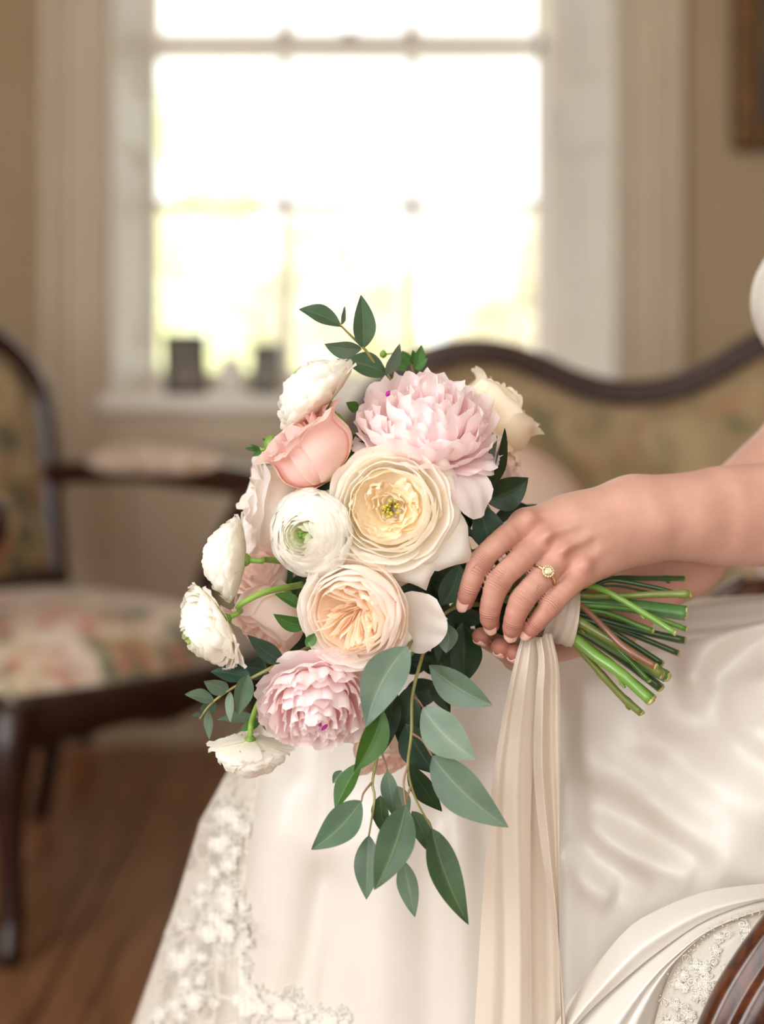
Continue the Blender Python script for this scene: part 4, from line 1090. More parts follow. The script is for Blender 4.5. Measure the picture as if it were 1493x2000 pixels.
# foliage to the right of the upper peony
s = sprig('peony_foliage', (945, 980), 1.06, 'dark green pointed peony leaves right of the upper peony, above the hand')
stemtube(s, [(975, 1050, 1.065), (958, 1010, 1.055), (945, 975, 1.05), (942, 940, 1.05)], [.0018, .0016, .0012], M_stalk)
leaf(s, (938, 985), (986, 836), 50, 'dark', 1.045, 1.03, 1.15, .02, .0, fold=.3, peak=.5)
leaf(s, (938, 985), (972, 850), 30, 'sage', 1.046, 1.034, -.9, .0, .0, fold=.1, peak=.5)
leaf(s, (946, 976), (1033, 933), 66, 'dark', 1.05, 1.06, .25, .08, .02, peak=.42)
leaf(s, (958, 1066), (930, 976), 66, 'teal', 1.035, 1.03, .3, .02, .0, peak=.35)
leaf(s, (966, 1010), (1040, 992), 44, 'teal', 1.085, 1.10, .2, peak=.45)
leaf(s, (990, 1030), (1050, 985), 40, 'sage', 1.10, 1.11, .1, peak=.45)
leaf(s, (962, 905), (992, 860), 24, 'vivid', 1.075, 1.07, .4)
s = sprig('eucalyptus_spray', (885, 1210), 1.05, 'dusky eucalyptus leaves tucked under the index finger')
stemtube(s, [(940, 1180, 1.07), (895, 1185, 1.05), (862, 1205, 1.04), (845, 1235, 1.03)], [.0015, .0012, .0008])
leaf(s, (862, 1183), (897, 1100), 62, 'teal', 1.03, 1.02, .35, .08, peak=.5)
leaf(s, (868, 1214), (872, 1276), 46, 'sage', 1.03, 1.025, .4, -.12, peak=.5)
leaf(s, (905, 1215), (906, 1336), 76, 'dark', 1.06, 1.06, .1, peak=.5)
leaf(s, (880, 1225), (855, 1300), 40, 'dark', 1.045, 1.045, .3)
leaf(s, (850, 1255), (872, 1330), 40, 'dark', 1.05, 1.05, -.2)
leaf(s, (845, 1330), (880, 1392), 34, 'dark', 1.05, 1.05, .1)
leaf(s, (850, 1200), (806, 1172), 44, 'dark', 1.045, 1.04, .2)
s = sprig('rose_foliage', (590, 1200), 1.03, 'two pointed dark green leaves left of the peach-white rose')
stemtube(s, [(640, 1215, 1.06), (605, 1210, 1.03), (585, 1188, 1.025)], [.0012, .0009], M_stalk)
leaf(s, (590, 1187), (536, 1160), 26, 'vivid', 1.02, 1.015, .5, .05)
leaf(s, (602, 1222), (534, 1199), 32, 'vivid', 1.02, 1.012, -.3, -.08)
leaf(s, (598, 1262), (620, 1235), 22, 'grass', 1.01, 1.01, .2)
# pale green bud cluster at the far left of the salmon rose
s = sprig('bud_sprig', (540, 885), 1.08, 'pale green flower bud with small leaves beside the salmon pink rose')
stemtube(s, [(590, 895, 1.09), (555, 880, 1.08), (530, 876, 1.075), (500, 880, 1.075), (482, 876, 1.075)], [.0014, .0011, .0006], M_stalk)
ctr = P(531, 868, 1.072)
v, f = lathe([(.001, -.006), (.004, -.0045), (.0058, -.001), (.0055, .002), (.003, .0052), (.0006, .0062)], 16, ctr); mesh('bud', v, f, M_green, s)
for b_, t_, w_ in (((505, 879), (478, 876), 10), ((515, 880), (492, 892), 12), ((528, 884), (518, 905), 14), ((545, 880), (512, 856), 16), ((548, 884), (540, 908), 14), ((510, 880), (490, 868), 8)):
    leaf(s, b_, t_, w_, 'grass', 1.075, 1.07, .3)
s = sprig('rose_foliage', (680, 870), 1.05, 'dark green rose leaves between the salmon rose and the cream rose')
stemtube(s, [(720, 920, 1.08), (690, 880, 1.055), (672, 850, 1.05)], [.0013, .0009], M_stalk)
for b_, t_, w_, r_, m_ in (((690, 880), (660, 836), 26, .3, 'dark'), ((694, 884), (668, 900), 22, -.3, 'vivid'), ((688, 872), (716, 838), 28, .2, 'vivid'), ((700, 800), (676, 786), 22, .1, 'vivid'), ((668, 905), (652, 870), 18, .4, 'grass'), ((700, 880), (720, 862), 30, .0, 'dark')):
    leaf(s, b_, t_, w_, m_, 1.048, 1.04, r_)

# leafy filling in the depth of the bouquet
g = np.random.default_rng(77)
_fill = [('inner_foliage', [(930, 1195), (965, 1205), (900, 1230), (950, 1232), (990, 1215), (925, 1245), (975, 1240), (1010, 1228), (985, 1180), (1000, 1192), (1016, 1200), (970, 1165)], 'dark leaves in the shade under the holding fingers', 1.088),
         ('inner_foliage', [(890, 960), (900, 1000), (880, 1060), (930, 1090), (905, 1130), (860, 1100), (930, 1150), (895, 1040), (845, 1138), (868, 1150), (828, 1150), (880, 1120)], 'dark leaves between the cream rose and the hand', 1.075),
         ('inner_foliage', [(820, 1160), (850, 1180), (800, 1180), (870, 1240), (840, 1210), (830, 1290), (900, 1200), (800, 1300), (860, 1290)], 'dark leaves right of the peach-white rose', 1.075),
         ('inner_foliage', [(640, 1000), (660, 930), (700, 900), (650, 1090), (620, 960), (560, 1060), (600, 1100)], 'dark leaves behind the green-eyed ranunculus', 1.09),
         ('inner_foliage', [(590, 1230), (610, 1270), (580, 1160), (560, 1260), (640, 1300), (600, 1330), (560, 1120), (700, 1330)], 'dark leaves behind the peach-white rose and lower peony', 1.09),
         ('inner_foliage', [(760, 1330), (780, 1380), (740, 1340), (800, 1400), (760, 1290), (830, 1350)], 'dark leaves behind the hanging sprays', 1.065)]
for nm, cs, lab, d in _fill:
    g = np.random.default_rng(len(lab) * 13 + 5)
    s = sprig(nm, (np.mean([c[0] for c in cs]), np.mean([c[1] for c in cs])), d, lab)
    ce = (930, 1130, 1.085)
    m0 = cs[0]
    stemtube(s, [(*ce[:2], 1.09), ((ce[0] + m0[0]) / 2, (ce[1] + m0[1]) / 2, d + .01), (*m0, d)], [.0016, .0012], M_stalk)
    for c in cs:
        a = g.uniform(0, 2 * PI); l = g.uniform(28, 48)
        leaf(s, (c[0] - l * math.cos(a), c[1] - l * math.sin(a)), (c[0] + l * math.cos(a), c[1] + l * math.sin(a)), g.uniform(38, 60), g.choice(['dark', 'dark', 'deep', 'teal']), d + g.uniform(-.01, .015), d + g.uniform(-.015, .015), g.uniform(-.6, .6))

# --- cut stems through the hand
def stem_mat(name, c1, c2, rough=0.32):
    return simple(name, lin(c1), lin(c2), rough=rough, scale=35, stretch=(1, 1, 1), coat=.2)
SM = {'green': stem_mat('stem_green', (70, 112, 40), (92, 136, 56)), 'bright': stem_mat('stem_bright', (98, 142, 54), (120, 160, 72)), 'dark': stem_mat('stem_dark', (38, 66, 28), (54, 84, 36)),
      'olive': stem_mat('stem_olive', (104, 116, 52), (124, 134, 66)), 'brown': stem_mat('stem_brown', (112, 74, 56), (140, 98, 74)), 'jade': stem_mat('stem_jade', (62, 106, 52), (96, 140, 84)), 'twig': stem_mat('stem_twig', (120, 92, 66), (96, 70, 48))}
M_cut = simple('cut_face', lin((196, 192, 128)), lin((150, 140, 84)), rough=0.7, scale=300)
def stem(pts, r, mat, label, d0, d1, start=None, cut=None, nodes=(), square=False):
    """a flower stem: from the bouquet through the binding to its cut end; r in pixels"""
    full = []
    if pts[0][0] < 1165: d0 = max(d0, 1.059)
    sx, sy = start or (1040, 1165)
    full.append((870 + (sy - 1165) * .4, 1085 + (sy - 1165) * 1.2, 1.085)); full.append((960, 1130 + (sy - 1165) * .7, 1.078)); full.append((sx, sy, (1.072 + d0) / 2))
    for i, p in enumerate(pts):
        t = i / max(1, len(pts) - 1); full.append((*p, d0 + (d1 - d0) * t))
    W = np.array([P(*p) for p in full])
    R = r / FPX * 1.06
    o = root('cut_flower_stalk', W[-1], label, 'stem', 'cut flower stems of the bouquet')
    c = cat(W, 40)
    g = np.random.default_rng(int(pts[-1][0] + 3 * pts[-1][1]))
    rad = R * (1 + .06 * np.sin(np.linspace(0, 9, 40) + g.uniform(0, 6))); rad[:14] = np.minimum(rad[:14], .0017); rad[14:20] = np.minimum(rad[14:20], .0022)
    for q in nodes:
        rad = rad * (1 + .28 * np.exp(-((np.linspace(0, 1, 40) - q) / .012) ** 2))
    pr = None
    if square: pr = [(math.cos(a) * (1 + .14 * math.cos(4 * a)), math.sin(a) * (1 + .14 * math.cos(4 * a))) for a in np.linspace(0, 2 * PI, 16, endpoint=False)]
    v, f, uv = tube(c, rad, 12, prof=pr); mesh('shaft', v, f, SM[mat], o, uv=uv)
    t = nrm(c[-1] - c[-3]); tilt = nrm(t + .35 * nrm(g.normal(size=3)))
    v2, f2, _ = tube(np.array([c[-1] - t * .0006, c[-1] + t * .0003, c[-1] + tilt * .0011]), [rad[-1] * .98, rad[-1] * 1.02, rad[-1] * .86], 12)
    mesh('cut_end', v2, f2, M_cut if cut is None else cut, o)
    if nodes:
        k = int(nodes[-1] * 39); q = c[k]
        side = nrm(np.cross(t, [0.3, 1, .2])) * (-1)
        v3, f3, _ = tube(np.array([q, q + side * R * 1.2 + t * R * .8, q + side * R * 1.5 + t * R * 2.0]), [R * .55, R * .5, R * .22], 8, 8); mesh('leaf_scar', v3, f3, SM[mat], o)
ST = [([(1197, 1130), (1260, 1130), (1337, 1130)], 6.0, 'dark', 'dark straight stem, uppermost in the cut bundle', 1.085, 1.10, (1110, 1143), (.93,)),
      ([(1160, 1144), (1195, 1133), (1281, 1148), (1318, 1158)], 5.0, 'dark', 'thin dark stem arching down second from the top', 1.075, 1.075, (1090, 1152), ()),
      ([(1195, 1144), (1255, 1154), (1290, 1160)], 2.6, 'dark', 'very thin dark stem between the two uppermost stems', 1.085, 1.085, (1095, 1150), ()),
      ([(1211, 1164), (1281, 1161), (1348, 1160)], 7.5, 'olive', 'pale olive stem with a rounded end pointing furthest right', 1.07, 1.065, (1110, 1160), (.98,)),
      ([(1166, 1177), (1241, 1185), (1340, 1198)], 12.5, 'jade', 'thickest jade stem with a ragged square-cut end', 1.075, 1.07, (1085, 1168), ()),
      ([(1160, 1146), (1205, 1166), (1277, 1209), (1319, 1236)], 6.2, 'bright', 'bright green stem slanting across the thickest stem', 1.05, 1.035, (1095, 1140), (.86,)),
      ([(1230, 1190), (1290, 1210), (1341, 1229)], 5.2, 'green', 'slim green stem just below the thickest stem', 1.065, 1.06, (1090, 1175), ()),
      ([(1184, 1197), (1241, 1219), (1275, 1232)], 6.0, 'green', 'short green stem ending in the middle of the bundle', 1.07, 1.065, (1090, 1180), ()),
      ([(1190, 1214), (1261, 1234), (1337, 1251)], 7.5, 'dark', 'dark green stem pointing right, midway down the cut bundle', 1.08, 1.08, (1085, 1185), ()),
      ([(1200, 1226), (1263, 1250), (1325, 1276)], 6.5, 'dark', 'dark green stem with a slanted cut, tilting down just above the lap', 1.085, 1.085, (1085, 1190), ()),
      ([(1134, 1182), (1180, 1225), (1221, 1265), (1281, 1302)], 6.5, 'brown', 'reddish brown woody stem crossing the bundle', 1.045, 1.03, (1080, 1150), (.9,)),
      ([(1122, 1209), (1170, 1237), (1221, 1266), (1293, 1318)], 9.0, 'olive', 'olive stem beneath the reddish brown one', 1.055, 1.045, (1070, 1180), (.62,)),
      ([(1150, 1234), (1221, 1276), (1303, 1322)], 10.5, 'green', 'stout green stem with a square cut end, low in the bundle', 1.065, 1.06, (1070, 1195), ()),
      ([(1150, 1244), (1220, 1290), (1290, 1343)], 9.0, 'dark', 'dark green stem under the stout square-cut one', 1.07, 1.07, (1070, 1200), ()),
      ([(1160, 1216), (1225, 1252), (1293, 1296)], 6.5, 'dark', 'dark stem above the stout square-cut one', 1.075, 1.07, (1075, 1190), ()),
      ([(1114, 1240), (1164, 1281), (1209, 1312), (1271, 1369)], 10.5, 'bright', 'thick light green stem with a leaf scar, at the front of the bundle', 1.045, 1.03, (1065, 1200), (.86,)),
      ([(1170, 1276), (1215, 1312), (1276, 1362)], 6.5, 'green', 'mid green stem lying along the thick light green one', 1.055, 1.042, (1065, 1205), ()),
      ([(1112, 1248), (1146, 1284), (1180, 1322), (1217, 1362), (1253, 1393)], 7.0, 'olive', 'olive stem reaching lowest of the cut bundle', 1.06, 1.05, (1060, 1210), (.78, .93)),
      ([(1180, 1250), (1225, 1285), (1268, 1330)], 5.0, 'green', 'slim green stem tucked behind the leaf scar', 1.06, 1.05, (1065, 1200), ())]
for (pts, r, m_, lab, d0, d1, st, nd) in ST:
    stem(pts, r, m_, lab, d0, d1, st, None, nd, square=(r > 10 and m_ in ('jade', 'green')))
# loose stalks seen between the cream rose and the hand
for k, (a, b_, m_, lab) in enumerate((((878, 920), (1000, 1090), 'dark', 'dark stalk running from the upper peony to the hand'), ((905, 905), (985, 1060), 'olive', 'olive stalk behind the peony leaves'), ((880, 1000), (980, 1110), 'dark', 'dark stalk behind the pointed petals of the cream rose'),
                                  ((890, 1060), (940, 1095), 'bright', 'bright green stalk just above the index finger'), ((900, 960), (1010, 1080), 'dark', 'thin dark stalk beside the grey-green leaf'))):
    o = root('flower_stalk', P(*b_, 1.07), lab, 'stem', 'stalks between the flowers and the hand')
    v, f, uv = tube([P(*a, 1.07), P((a[0] + b_[0]) / 2, (a[1] + b_[1]) / 2 - 4, 1.065), P(*b_, 1.075)], .0019, 10, 14); mesh('shaft', v, f, SM[m_], o, uv=uv)
    v, f, _ = tube([P(a[0] + (b_[0] - a[0]) * .4, a[1] + (b_[1] - a[1]) * .4, 1.067), P(a[0] + (b_[0] - a[0]) * .5, a[1] + (b_[1] - a[1]) * .42, 1.062)], [.0016, .0006], 8, 5); mesh('thorn', v, f, SM[m_], o)
# ================================================================== the bride
class Field:
    """signed distance sampled on a (non-uniform) grid; shapes are only evaluated near themselves"""
    def __init__(self, xs, ys, zs, fill=0.06):
        self.x, self.y, self.z = [np.asarray(a, np.float32) for a in (xs, ys, zs)]
        self.F = np.full((len(xs), len(ys), len(zs)), fill, np.float32)
    def blank(self):
        f = Field.__new__(Field); f.x, f.y, f.z = self.x, self.y, self.z; f.F = np.full_like(self.F, 0.06); return f
    def block(self, lo, hi):
        s = []
        for a, l, h in ((self.x, lo[0], hi[0]), (self.y, lo[1], hi[1]), (self.z, lo[2], hi[2])):
            s.append(slice(max(0, np.searchsorted(a, l) - 1), min(len(a), np.searchsorted(a, h) + 1)))
        return tuple(s)
    def cone(self, a, b, ra, rb, k=0.0, m=0.02, sub=False):
        a, b = np.asarray(a, np.float32), np.asarray(b, np.float32)
        R = max(ra, rb) + m + k
        s = self.block(np.minimum(a, b) - R, np.maximum(a, b) + R)
        if any(q.stop <= q.start for q in s): return
        X = self.x[s[0]][:, None, None]; Y = self.y[s[1]][None, :, None]; Z = self.z[s[2]][None, None, :]
        d = b - a; L2 = max(float(d @ d), 1e-12)
        h = np.clip(((X - a[0]) * d[0] + (Y - a[1]) * d[1] + (Z - a[2]) * d[2]) / L2, 0, 1)
        q = np.sqrt((X - a[0] - h * d[0]) ** 2 + (Y - a[1] - h * d[1]) ** 2 + (Z - a[2] - h * d[2]) ** 2) - (ra + (rb - ra) * h)
        self.blend(s, q, k, sub)
    def ball(self, c, r, k=0.0, sub=False): self.cone(c, np.asarray(c) + 1e-5, r, r, k, sub=sub)
    def ell(self, c, rad, k=0.0, m=0.03):
        c, rad = np.asarray(c, np.float32), np.asarray(rad, np.float32)
        s = self.block(c - rad - m - k, c + rad + m + k)
        X = (self.x[s[0]][:, None, None] - c[0]) / rad[0]; Y = (self.y[s[1]][None, :, None] - c[1]) / rad[1]; Z = (self.z[s[2]][None, None, :] - c[2]) / rad[2]
        k0 = np.sqrt(X * X + Y * Y + Z * Z) + 1e-6
        k1 = np.sqrt((X / rad[0]) ** 2 + (Y / rad[1]) ** 2 + (Z / rad[2]) ** 2) + 1e-6
        self.blend(s, k0 * (k0 - 1) / k1, k)
    def blend(self, s, q, k, sub=False):
        A = self.F[s]
        if sub:
            self.F[s] = smax(A, -q, k); return
        self.F[s] = smin(A, q, k)
    def chain(self, pts, rad, k=0.003):
        for i in range(len(pts) - 1): self.cone(pts[i], pts[i + 1], rad[i], rad[i + 1], k)
    def merge(self, other, k): self.F = smin(self.F, other.F, k)
    def surface(self):
        """naive surface nets"""
        F = self.F; S = F < 0
        nx, ny, nz = F.shape
        c = [S[i:nx - 1 + i, j:ny - 1 + j, k:nz - 1 + k] for i in (0, 1) for j in (0, 1) for k in (0, 1)]
        cnt = np.zeros((nx - 1, ny - 1, nz - 1), np.uint8)
        for q in c: cnt += q
        act = np.argwhere((cnt > 0) & (cnt < 8))
        idx = np.full((nx - 1, ny - 1, nz - 1), -1, np.int64); idx[act[:, 0], act[:, 1], act[:, 2]] = np.arange(len(act))
        acc = np.zeros((len(act), 3)); num = np.zeros(len(act))
        off = [(i, j, k) for i in (0, 1) for j in (0, 1) for k in (0, 1)]
        val = [F[act[:, 0] + o[0], act[:, 1] + o[1], act[:, 2] + o[2]] for o in off]
        pos = [np.stack([self.x[act[:, 0] + o[0]], self.y[act[:, 1] + o[1]], self.z[act[:, 2] + o[2]]], 1) for o in off]
        for a in range(8):
            for b in range(a + 1, 8):
                if sum(abs(off[a][i] - off[b][i]) for i in range(3)) != 1: continue
                m = (val[a] < 0) != (val[b] < 0)
                t = (val[a][m] / (val[a][m] - val[b][m]))[:, None]
                acc[m] += pos[a][m] * (1 - t) + pos[b][m] * t; num[m] += 1
        V = acc / num[:, None]
        Q = []
        for ax in range(3):
            sl0 = [slice(None)] * 3; sl1 = [slice(None)] * 3; sl0[ax] = slice(0, -1); sl1[ax] = slice(1, None)
            A, B = S[tuple(sl0)], S[tuple(sl1)]
            e = np.argwhere(A != B)
            o1, o2 = [q for q in range(3) if q != ax]
            e = e[(e[:, o1] > 0) & (e[:, o2] > 0) & (e[:, o1] < F.shape[o1] - 1) & (e[:, o2] < F.shape[o2] - 1)]
            fl = A[e[:, 0], e[:, 1], e[:, 2]]
            def cell(d1, d2):
                q = e.copy(); q[:, o1] += d1; q[:, o2] += d2; return idx[q[:, 0], q[:, 1], q[:, 2]]
            quad = np.stack([cell(-1, -1), cell(0, -1), cell(0, 0), cell(-1, 0)], 1)
            if ax == 1: fl = ~fl
            quad[~fl] = quad[~fl][:, ::-1]
            Q.append(quad)
        Q = np.vstack(Q); Q = Q[(Q >= 0).all(1)]
        return V, Q
def smin(a, b, k):
    if k <= 0: return np.minimum(a, b)
    h = np.clip(.5 + .5 * (b - a) / k, 0, 1); return b * (1 - h) + a * h - k * h * (1 - h)
def smax(a, b, k): return -smin(-a, -b, k if k > 0 else 0)

def axis(segs):
    """grid coordinates from (start, end, step) stretches"""
    out = []
    for a, b, s in segs: out.append(np.arange(a, b - s * .25, s))
    out.append([segs[-1][1]]); return np.concatenate(out)
HF = .0013
G = Field(axis([(.03, .165, HF), (.165, .26, .0018), (.26, .60, .005)]),
          axis([(.94, 1.005, .004), (1.005, 1.10, HF), (1.10, 1.17, .0022), (1.17, 1.52, .005)]),
          axis([(.42, .66, .006), (.66, .81, HF), (.81, .86, .0025), (.86, 1.40, .005)]))

def Q_(px, py, d): return P(px, py, d)
# left hand: four fingers over the stems, back of the hand to the viewer
FING = {
    'index': [((1028, 1026, 1.047), .0100), ((985, 1052, 1.031), .0078), ((939, 1097, 1.022), .0072), ((918, 1148, 1.024), .0065), ((909, 1176, 1.029), .0054)],
    'middle': [((1058, 1058, 1.043), .0100), ((1013, 1098, 1.027), .0081), ((974, 1138, 1.019), .0076), ((957, 1196, 1.023), .0067), ((960, 1219, 1.030), .0056)],
    'ring': [((1096, 1086, 1.043), .0096), ((1058, 1130, 1.027), .0082), ((1020, 1172, 1.018), .0076), ((1003, 1217, 1.021), .0066), ((1000, 1234, 1.027), .0056)],
    'little': [((1136, 1116, 1.045), .0092), ((1106, 1150, 1.030), .0073), ((1075, 1184, 1.021), .0066), ((1046, 1219, 1.022), .0058), ((1032, 1234, 1.026), .0050)],
}
fing = G.blank()
for nm, ch in FING.items():
    f_ = G.blank()
    pts = [Q_(*c[0]) for c in ch]; rad = [c[1] for c in ch]
    cc = cat(np.c_[np.array(pts), rad], 13)                       # smooth finger, slightly fuller at the joints
    f_.chain(cc[:, :3], cc[:, 3], .0006)
    f_.ball(pts[2] + np.array([0, -.0010, .0]), rad[2] * .97, .003)
    fing.F = smin(fing.F, f_.F, .0006)
hand = G.blank()
WR = {'index': (1238, 985, 1.078), 'middle': (1250, 1000, 1.068), 'ring': (1254, 1024, 1.068), 'little': (1250, 1052, 1.076)}
for nm, ch in FING.items():
    a = Q_(*ch[0][0]); hand.cone(a, Q_(*WR[nm]), ch[0][1] * 1.10, .0150, .010)
hand.cone(Q_(1120, 1030, 1.062), Q_(1235, 1010, 1.075), .020, .0195, .012)            # thickness of the palm
hand.cone(Q_(1150, 1075, 1.065), Q_(1240, 1048, 1.078), .0135, .0165, .012)
# knuckles, tendons, wrist bone
for c, r in (((1066, 1047, 1.0330), .0064), ((1099, 1073, 1.0328), .0062), ((1137, 1104, 1.0350), .0060), ((1032, 1016, 1.0372), .0062)): hand.ball(Q_(*c), r, .006)
for a, b_ in (((1070, 1044, 1.034), (1225, 998, 1.0555)), ((1103, 1070, 1.034), (1228, 1012, 1.0545)), ((1036, 1014, 1.039), (1215, 980, 1.0605)), ((1138, 1102, 1.037), (1228, 1030, 1.0560))): hand.cone(Q_(*a), Q_(*b_), .0028, .0022, .0042)
for a, b_ in (((1052, 1032, 1.0278), (1110, 1010, 1.0350)), ((1085, 1061, 1.0268), (1140, 1036, 1.0345)), ((1120, 1089, 1.0278), (1162, 1064, 1.0360))): hand.cone(Q_(*a), Q_(*b_), .0030, .0010, .006, sub=True)   # hollows between the knuckles
hand.merge(fing, .0045)
# thumb behind the stems
hand.chain([Q_(1190, 1000, 1.090), Q_(1110, 1050, 1.105), Q_(1050, 1085, 1.110), Q_(1010, 1110, 1.107)], [.0140, .0115, .0092, .0072], .008)
arm = G.blank()
EL = np.array([.425, 1.165, .765])
arm.cone(Q_(1240, 984, 1.079), P(1560, 975, 1.115), .0170, .0225, .010); arm.cone(Q_(1250, 1042, 1.077), P(1560, 1038, 1.112), .0165, .0215, .010)
arm.cone(Q_(1245, 1012, 1.076), P(1400, 1010, 1.092), .0195, .0225, .012)
arm.cone(P(1420, 1006, 1.098), EL, .0275, .0365, .02)
arm.cone(Q_(1228, 1008, 1.0710), P(1345, 1008, 1.0800), .0205, .0235, .012)
arm.ball(Q_(1291, 1016, 1.0625), .0078, .012)                                             # ulna head
arm.cone(EL, np.array([.425, 1.05, 1.00]), .038, .047, .02)                               # upper arm
hand.merge(arm, .010)
G.F = hand.F
# right arm and hand under the stems
rh = G.blank()
RW = Q_(1208, 1196, 1.130); RE = Q_(1610, 850, 1.255)
rh.cone(RW, Q_(1330, 1086, 1.165), .0205, .0255, .01); rh.cone(Q_(1330, 1086, 1.165), RE, .0265, .037, .02)
rh.cone(RE, np.array([.43, 1.39, 1.00]), .038, .047, .02)
rh.cone(RW, Q_(1085, 1236, 1.110), .019, .0165, .012); rh.cone(Q_(1185, 1216, 1.122), Q_(1092, 1252, 1.100), .0150, .0125, .012)
rf = G.blank()
for m_, pi_, ti, r in (((1062, 1225, 1.112), (985, 1266, 1.082), (940, 1243, 1.053), .0060), ((1072, 1236, 1.108), (1006, 1286, 1.076), (978, 1265, 1.047), .0065), ((1084, 1246, 1.104), (1030, 1294, 1.072), (1006, 1276, 1.047), .0063), ((1096, 1254, 1.100), (1054, 1298, 1.074), (1034, 1284, 1.054), .0054)):
    f_ = G.blank(); f_.chain([Q_(*m_), Q_(*pi_), Q_(*ti)], [.0088, .0074, r], .004); rf.F = smin(rf.F, f_.F, .0008)
rh.merge(rf, .005)
rh.chain([RW, Q_(1150, 1165, 1.125), Q_(1090, 1130, 1.118)], [.015, .011, .008], .008)
G.merge(rh, .0008)
# torso, neck and head (mostly beyond the picture's edge)
tor = G.blank()
TX = .430
tor.ell((TX + .01, 1.235, .60), (.135, .175, .15), .04, .06); tor.ell((TX, 1.235, .76), (.088, .118, .16), .06, .06); tor.ell((TX - .005, 1.235, .93), (.098, .140, .14), .05, .06)
for s in (-1, 1):
    tor.ball((TX - .076, 1.235 + s * .068, .915), .048, .04); tor.cone((TX + .01, 1.235 + s * .03, 1.04), (.425, 1.235 + s * .165, 1.005), .045, .046, .04)
tor.cone((TX + .01, 1.235, 1.02), (TX - .012, 1.235, 1.13), .047, .044, .03)
hd = (TX - .035, 1.235, 1.225)
tor.ell(hd, (.088, .070, .105), .02, .05); tor.ell((hd[0] - .035, 1.235, hd[2] - .055), (.052, .050, .058), .025, .05)
tor.cone((hd[0] - .086, 1.235, hd[2] + .005), (hd[0] - .104, 1.235, hd[2] - .028), .009, .012, .012)      # nose
for s in (-1, 1):
    tor.ell((hd[0] + .01, 1.235 + s * .072, hd[2] - .01), (.018, .008, .028), .006, .03)                   # ears
    tor.ball((hd[0] - .088, 1.235 + s * .030, hd[2] + .004), .011, .010, sub=True)
    tor.ball((hd[0] - .074, 1.235 + s * .030, hd[2] + .004), .0125, .003)
tor.cone((hd[0] - .087, 1.220, hd[2] - .056), (hd[0] - .087, 1.250, hd[2] - .056), .0075, .0075, .008)   # lips
G.merge(tor, .02)
BV, BQ = G.surface()

def skin_mat():
    m, nt, out = newmat('skin')
    b = N(nt, 'ShaderNodeBsdfPrincipled', Roughness=0.48)
    b.inputs['Subsurface Weight'].default_value = 0.22; b.inputs['Subsurface Radius'].default_value = (1.0, .35, .2); b.inputs['Subsurface Scale'].default_value = 0.004
    b.inputs['Specular IOR Level'].default_value = 0.35
    at = N(nt, 'ShaderNodeAttribute', attribute_name='tint')
    tc = N(nt, 'ShaderNodeTexCoord')
    n1 = N(nt, 'ShaderNodeTexNoise', Scale=55.0, Detail=5); nt.links.new(tc.outputs['Object'], n1.inputs['Vector'])
    r1 = ramp(nt, [(.3, (.93, .90, .88)), (.7, (1.05, 1.05, 1.05))]); nt.links.new(n1.outputs['Fac'], r1.inputs[0])
    mx = N(nt, 'ShaderNodeMix', data_type='RGBA', blend_type='MULTIPLY'); mx.inputs[0].default_value = 1.0
    nt.links.new(at.outputs['Color'], mx.inputs[6]); nt.links.new(r1.outputs[0], mx.inputs[7])
    nt.links.new(mx.outputs[2], b.inputs['Base Color'])
    v = N(nt, 'ShaderNodeTexVoronoi', Scale=900.0); nt.links.new(tc.outputs['Object'], v.inputs['Vector'])
    n2 = N(nt, 'ShaderNodeTexNoise', Scale=260.0, Detail=4); nt.links.new(tc.outputs['Object'], n2.inputs['Vector'])
    ad = N(nt, 'ShaderNodeMath', operation='MULTIPLY_ADD'); nt.links.new(v.outputs['Distance'], ad.inputs[0]); ad.inputs[1].default_value = .5; nt.links.new(n2.outputs['Fac'], ad.inputs[2])
    bp = N(nt, 'ShaderNodeBump', Strength=0.10, Distance=0.0006); nt.links.new(ad.outputs[0], bp.inputs['Height'])
    ca = N(nt, 'ShaderNodeAttribute', attribute_name='crease'); cs_ = N(nt, 'ShaderNodeSeparateColor'); nt.links.new(ca.outputs['Color'], cs_.inputs[0])
    n3 = N(nt, 'ShaderNodeTexNoise', Scale=120.0, Detail=2); nt.links.new(tc.outputs['Object'], n3.inputs['Vector'])
    wv = N(nt, 'ShaderNodeMath', operation='MULTIPLY_ADD'); nt.links.new(n3.outputs['Fac'], wv.inputs[0]); wv.inputs[1].default_value = 2.2; nt.links.new(cs_.outputs[0], wv.inputs[2])
    fr = N(nt, 'ShaderNodeMath', operation='MULTIPLY'); nt.links.new(wv.outputs[0], fr.inputs[0]); fr.inputs[1].default_value = 3.9
    sn = N(nt, 'ShaderNodeMath', operation='SINE'); nt.links.new(fr.outputs[0], sn.inputs[0])
    am = N(nt, 'ShaderNodeMath', operation='MULTIPLY'); nt.links.new(sn.outputs[0], am.inputs[0]); nt.links.new(cs_.outputs[1], am.inputs[1])
    b2 = N(nt, 'ShaderNodeBump', Strength=0.55, Distance=0.0005); nt.links.new(am.outputs[0], b2.inputs['Height']); nt.links.new(bp.outputs[0], b2.inputs['Normal'])
    nt.links.new(b2.outputs[0], b.inputs['Normal'])
    nt.links.new(b.outputs[0], out.inputs[0])
    return m
M_skin = skin_mat()
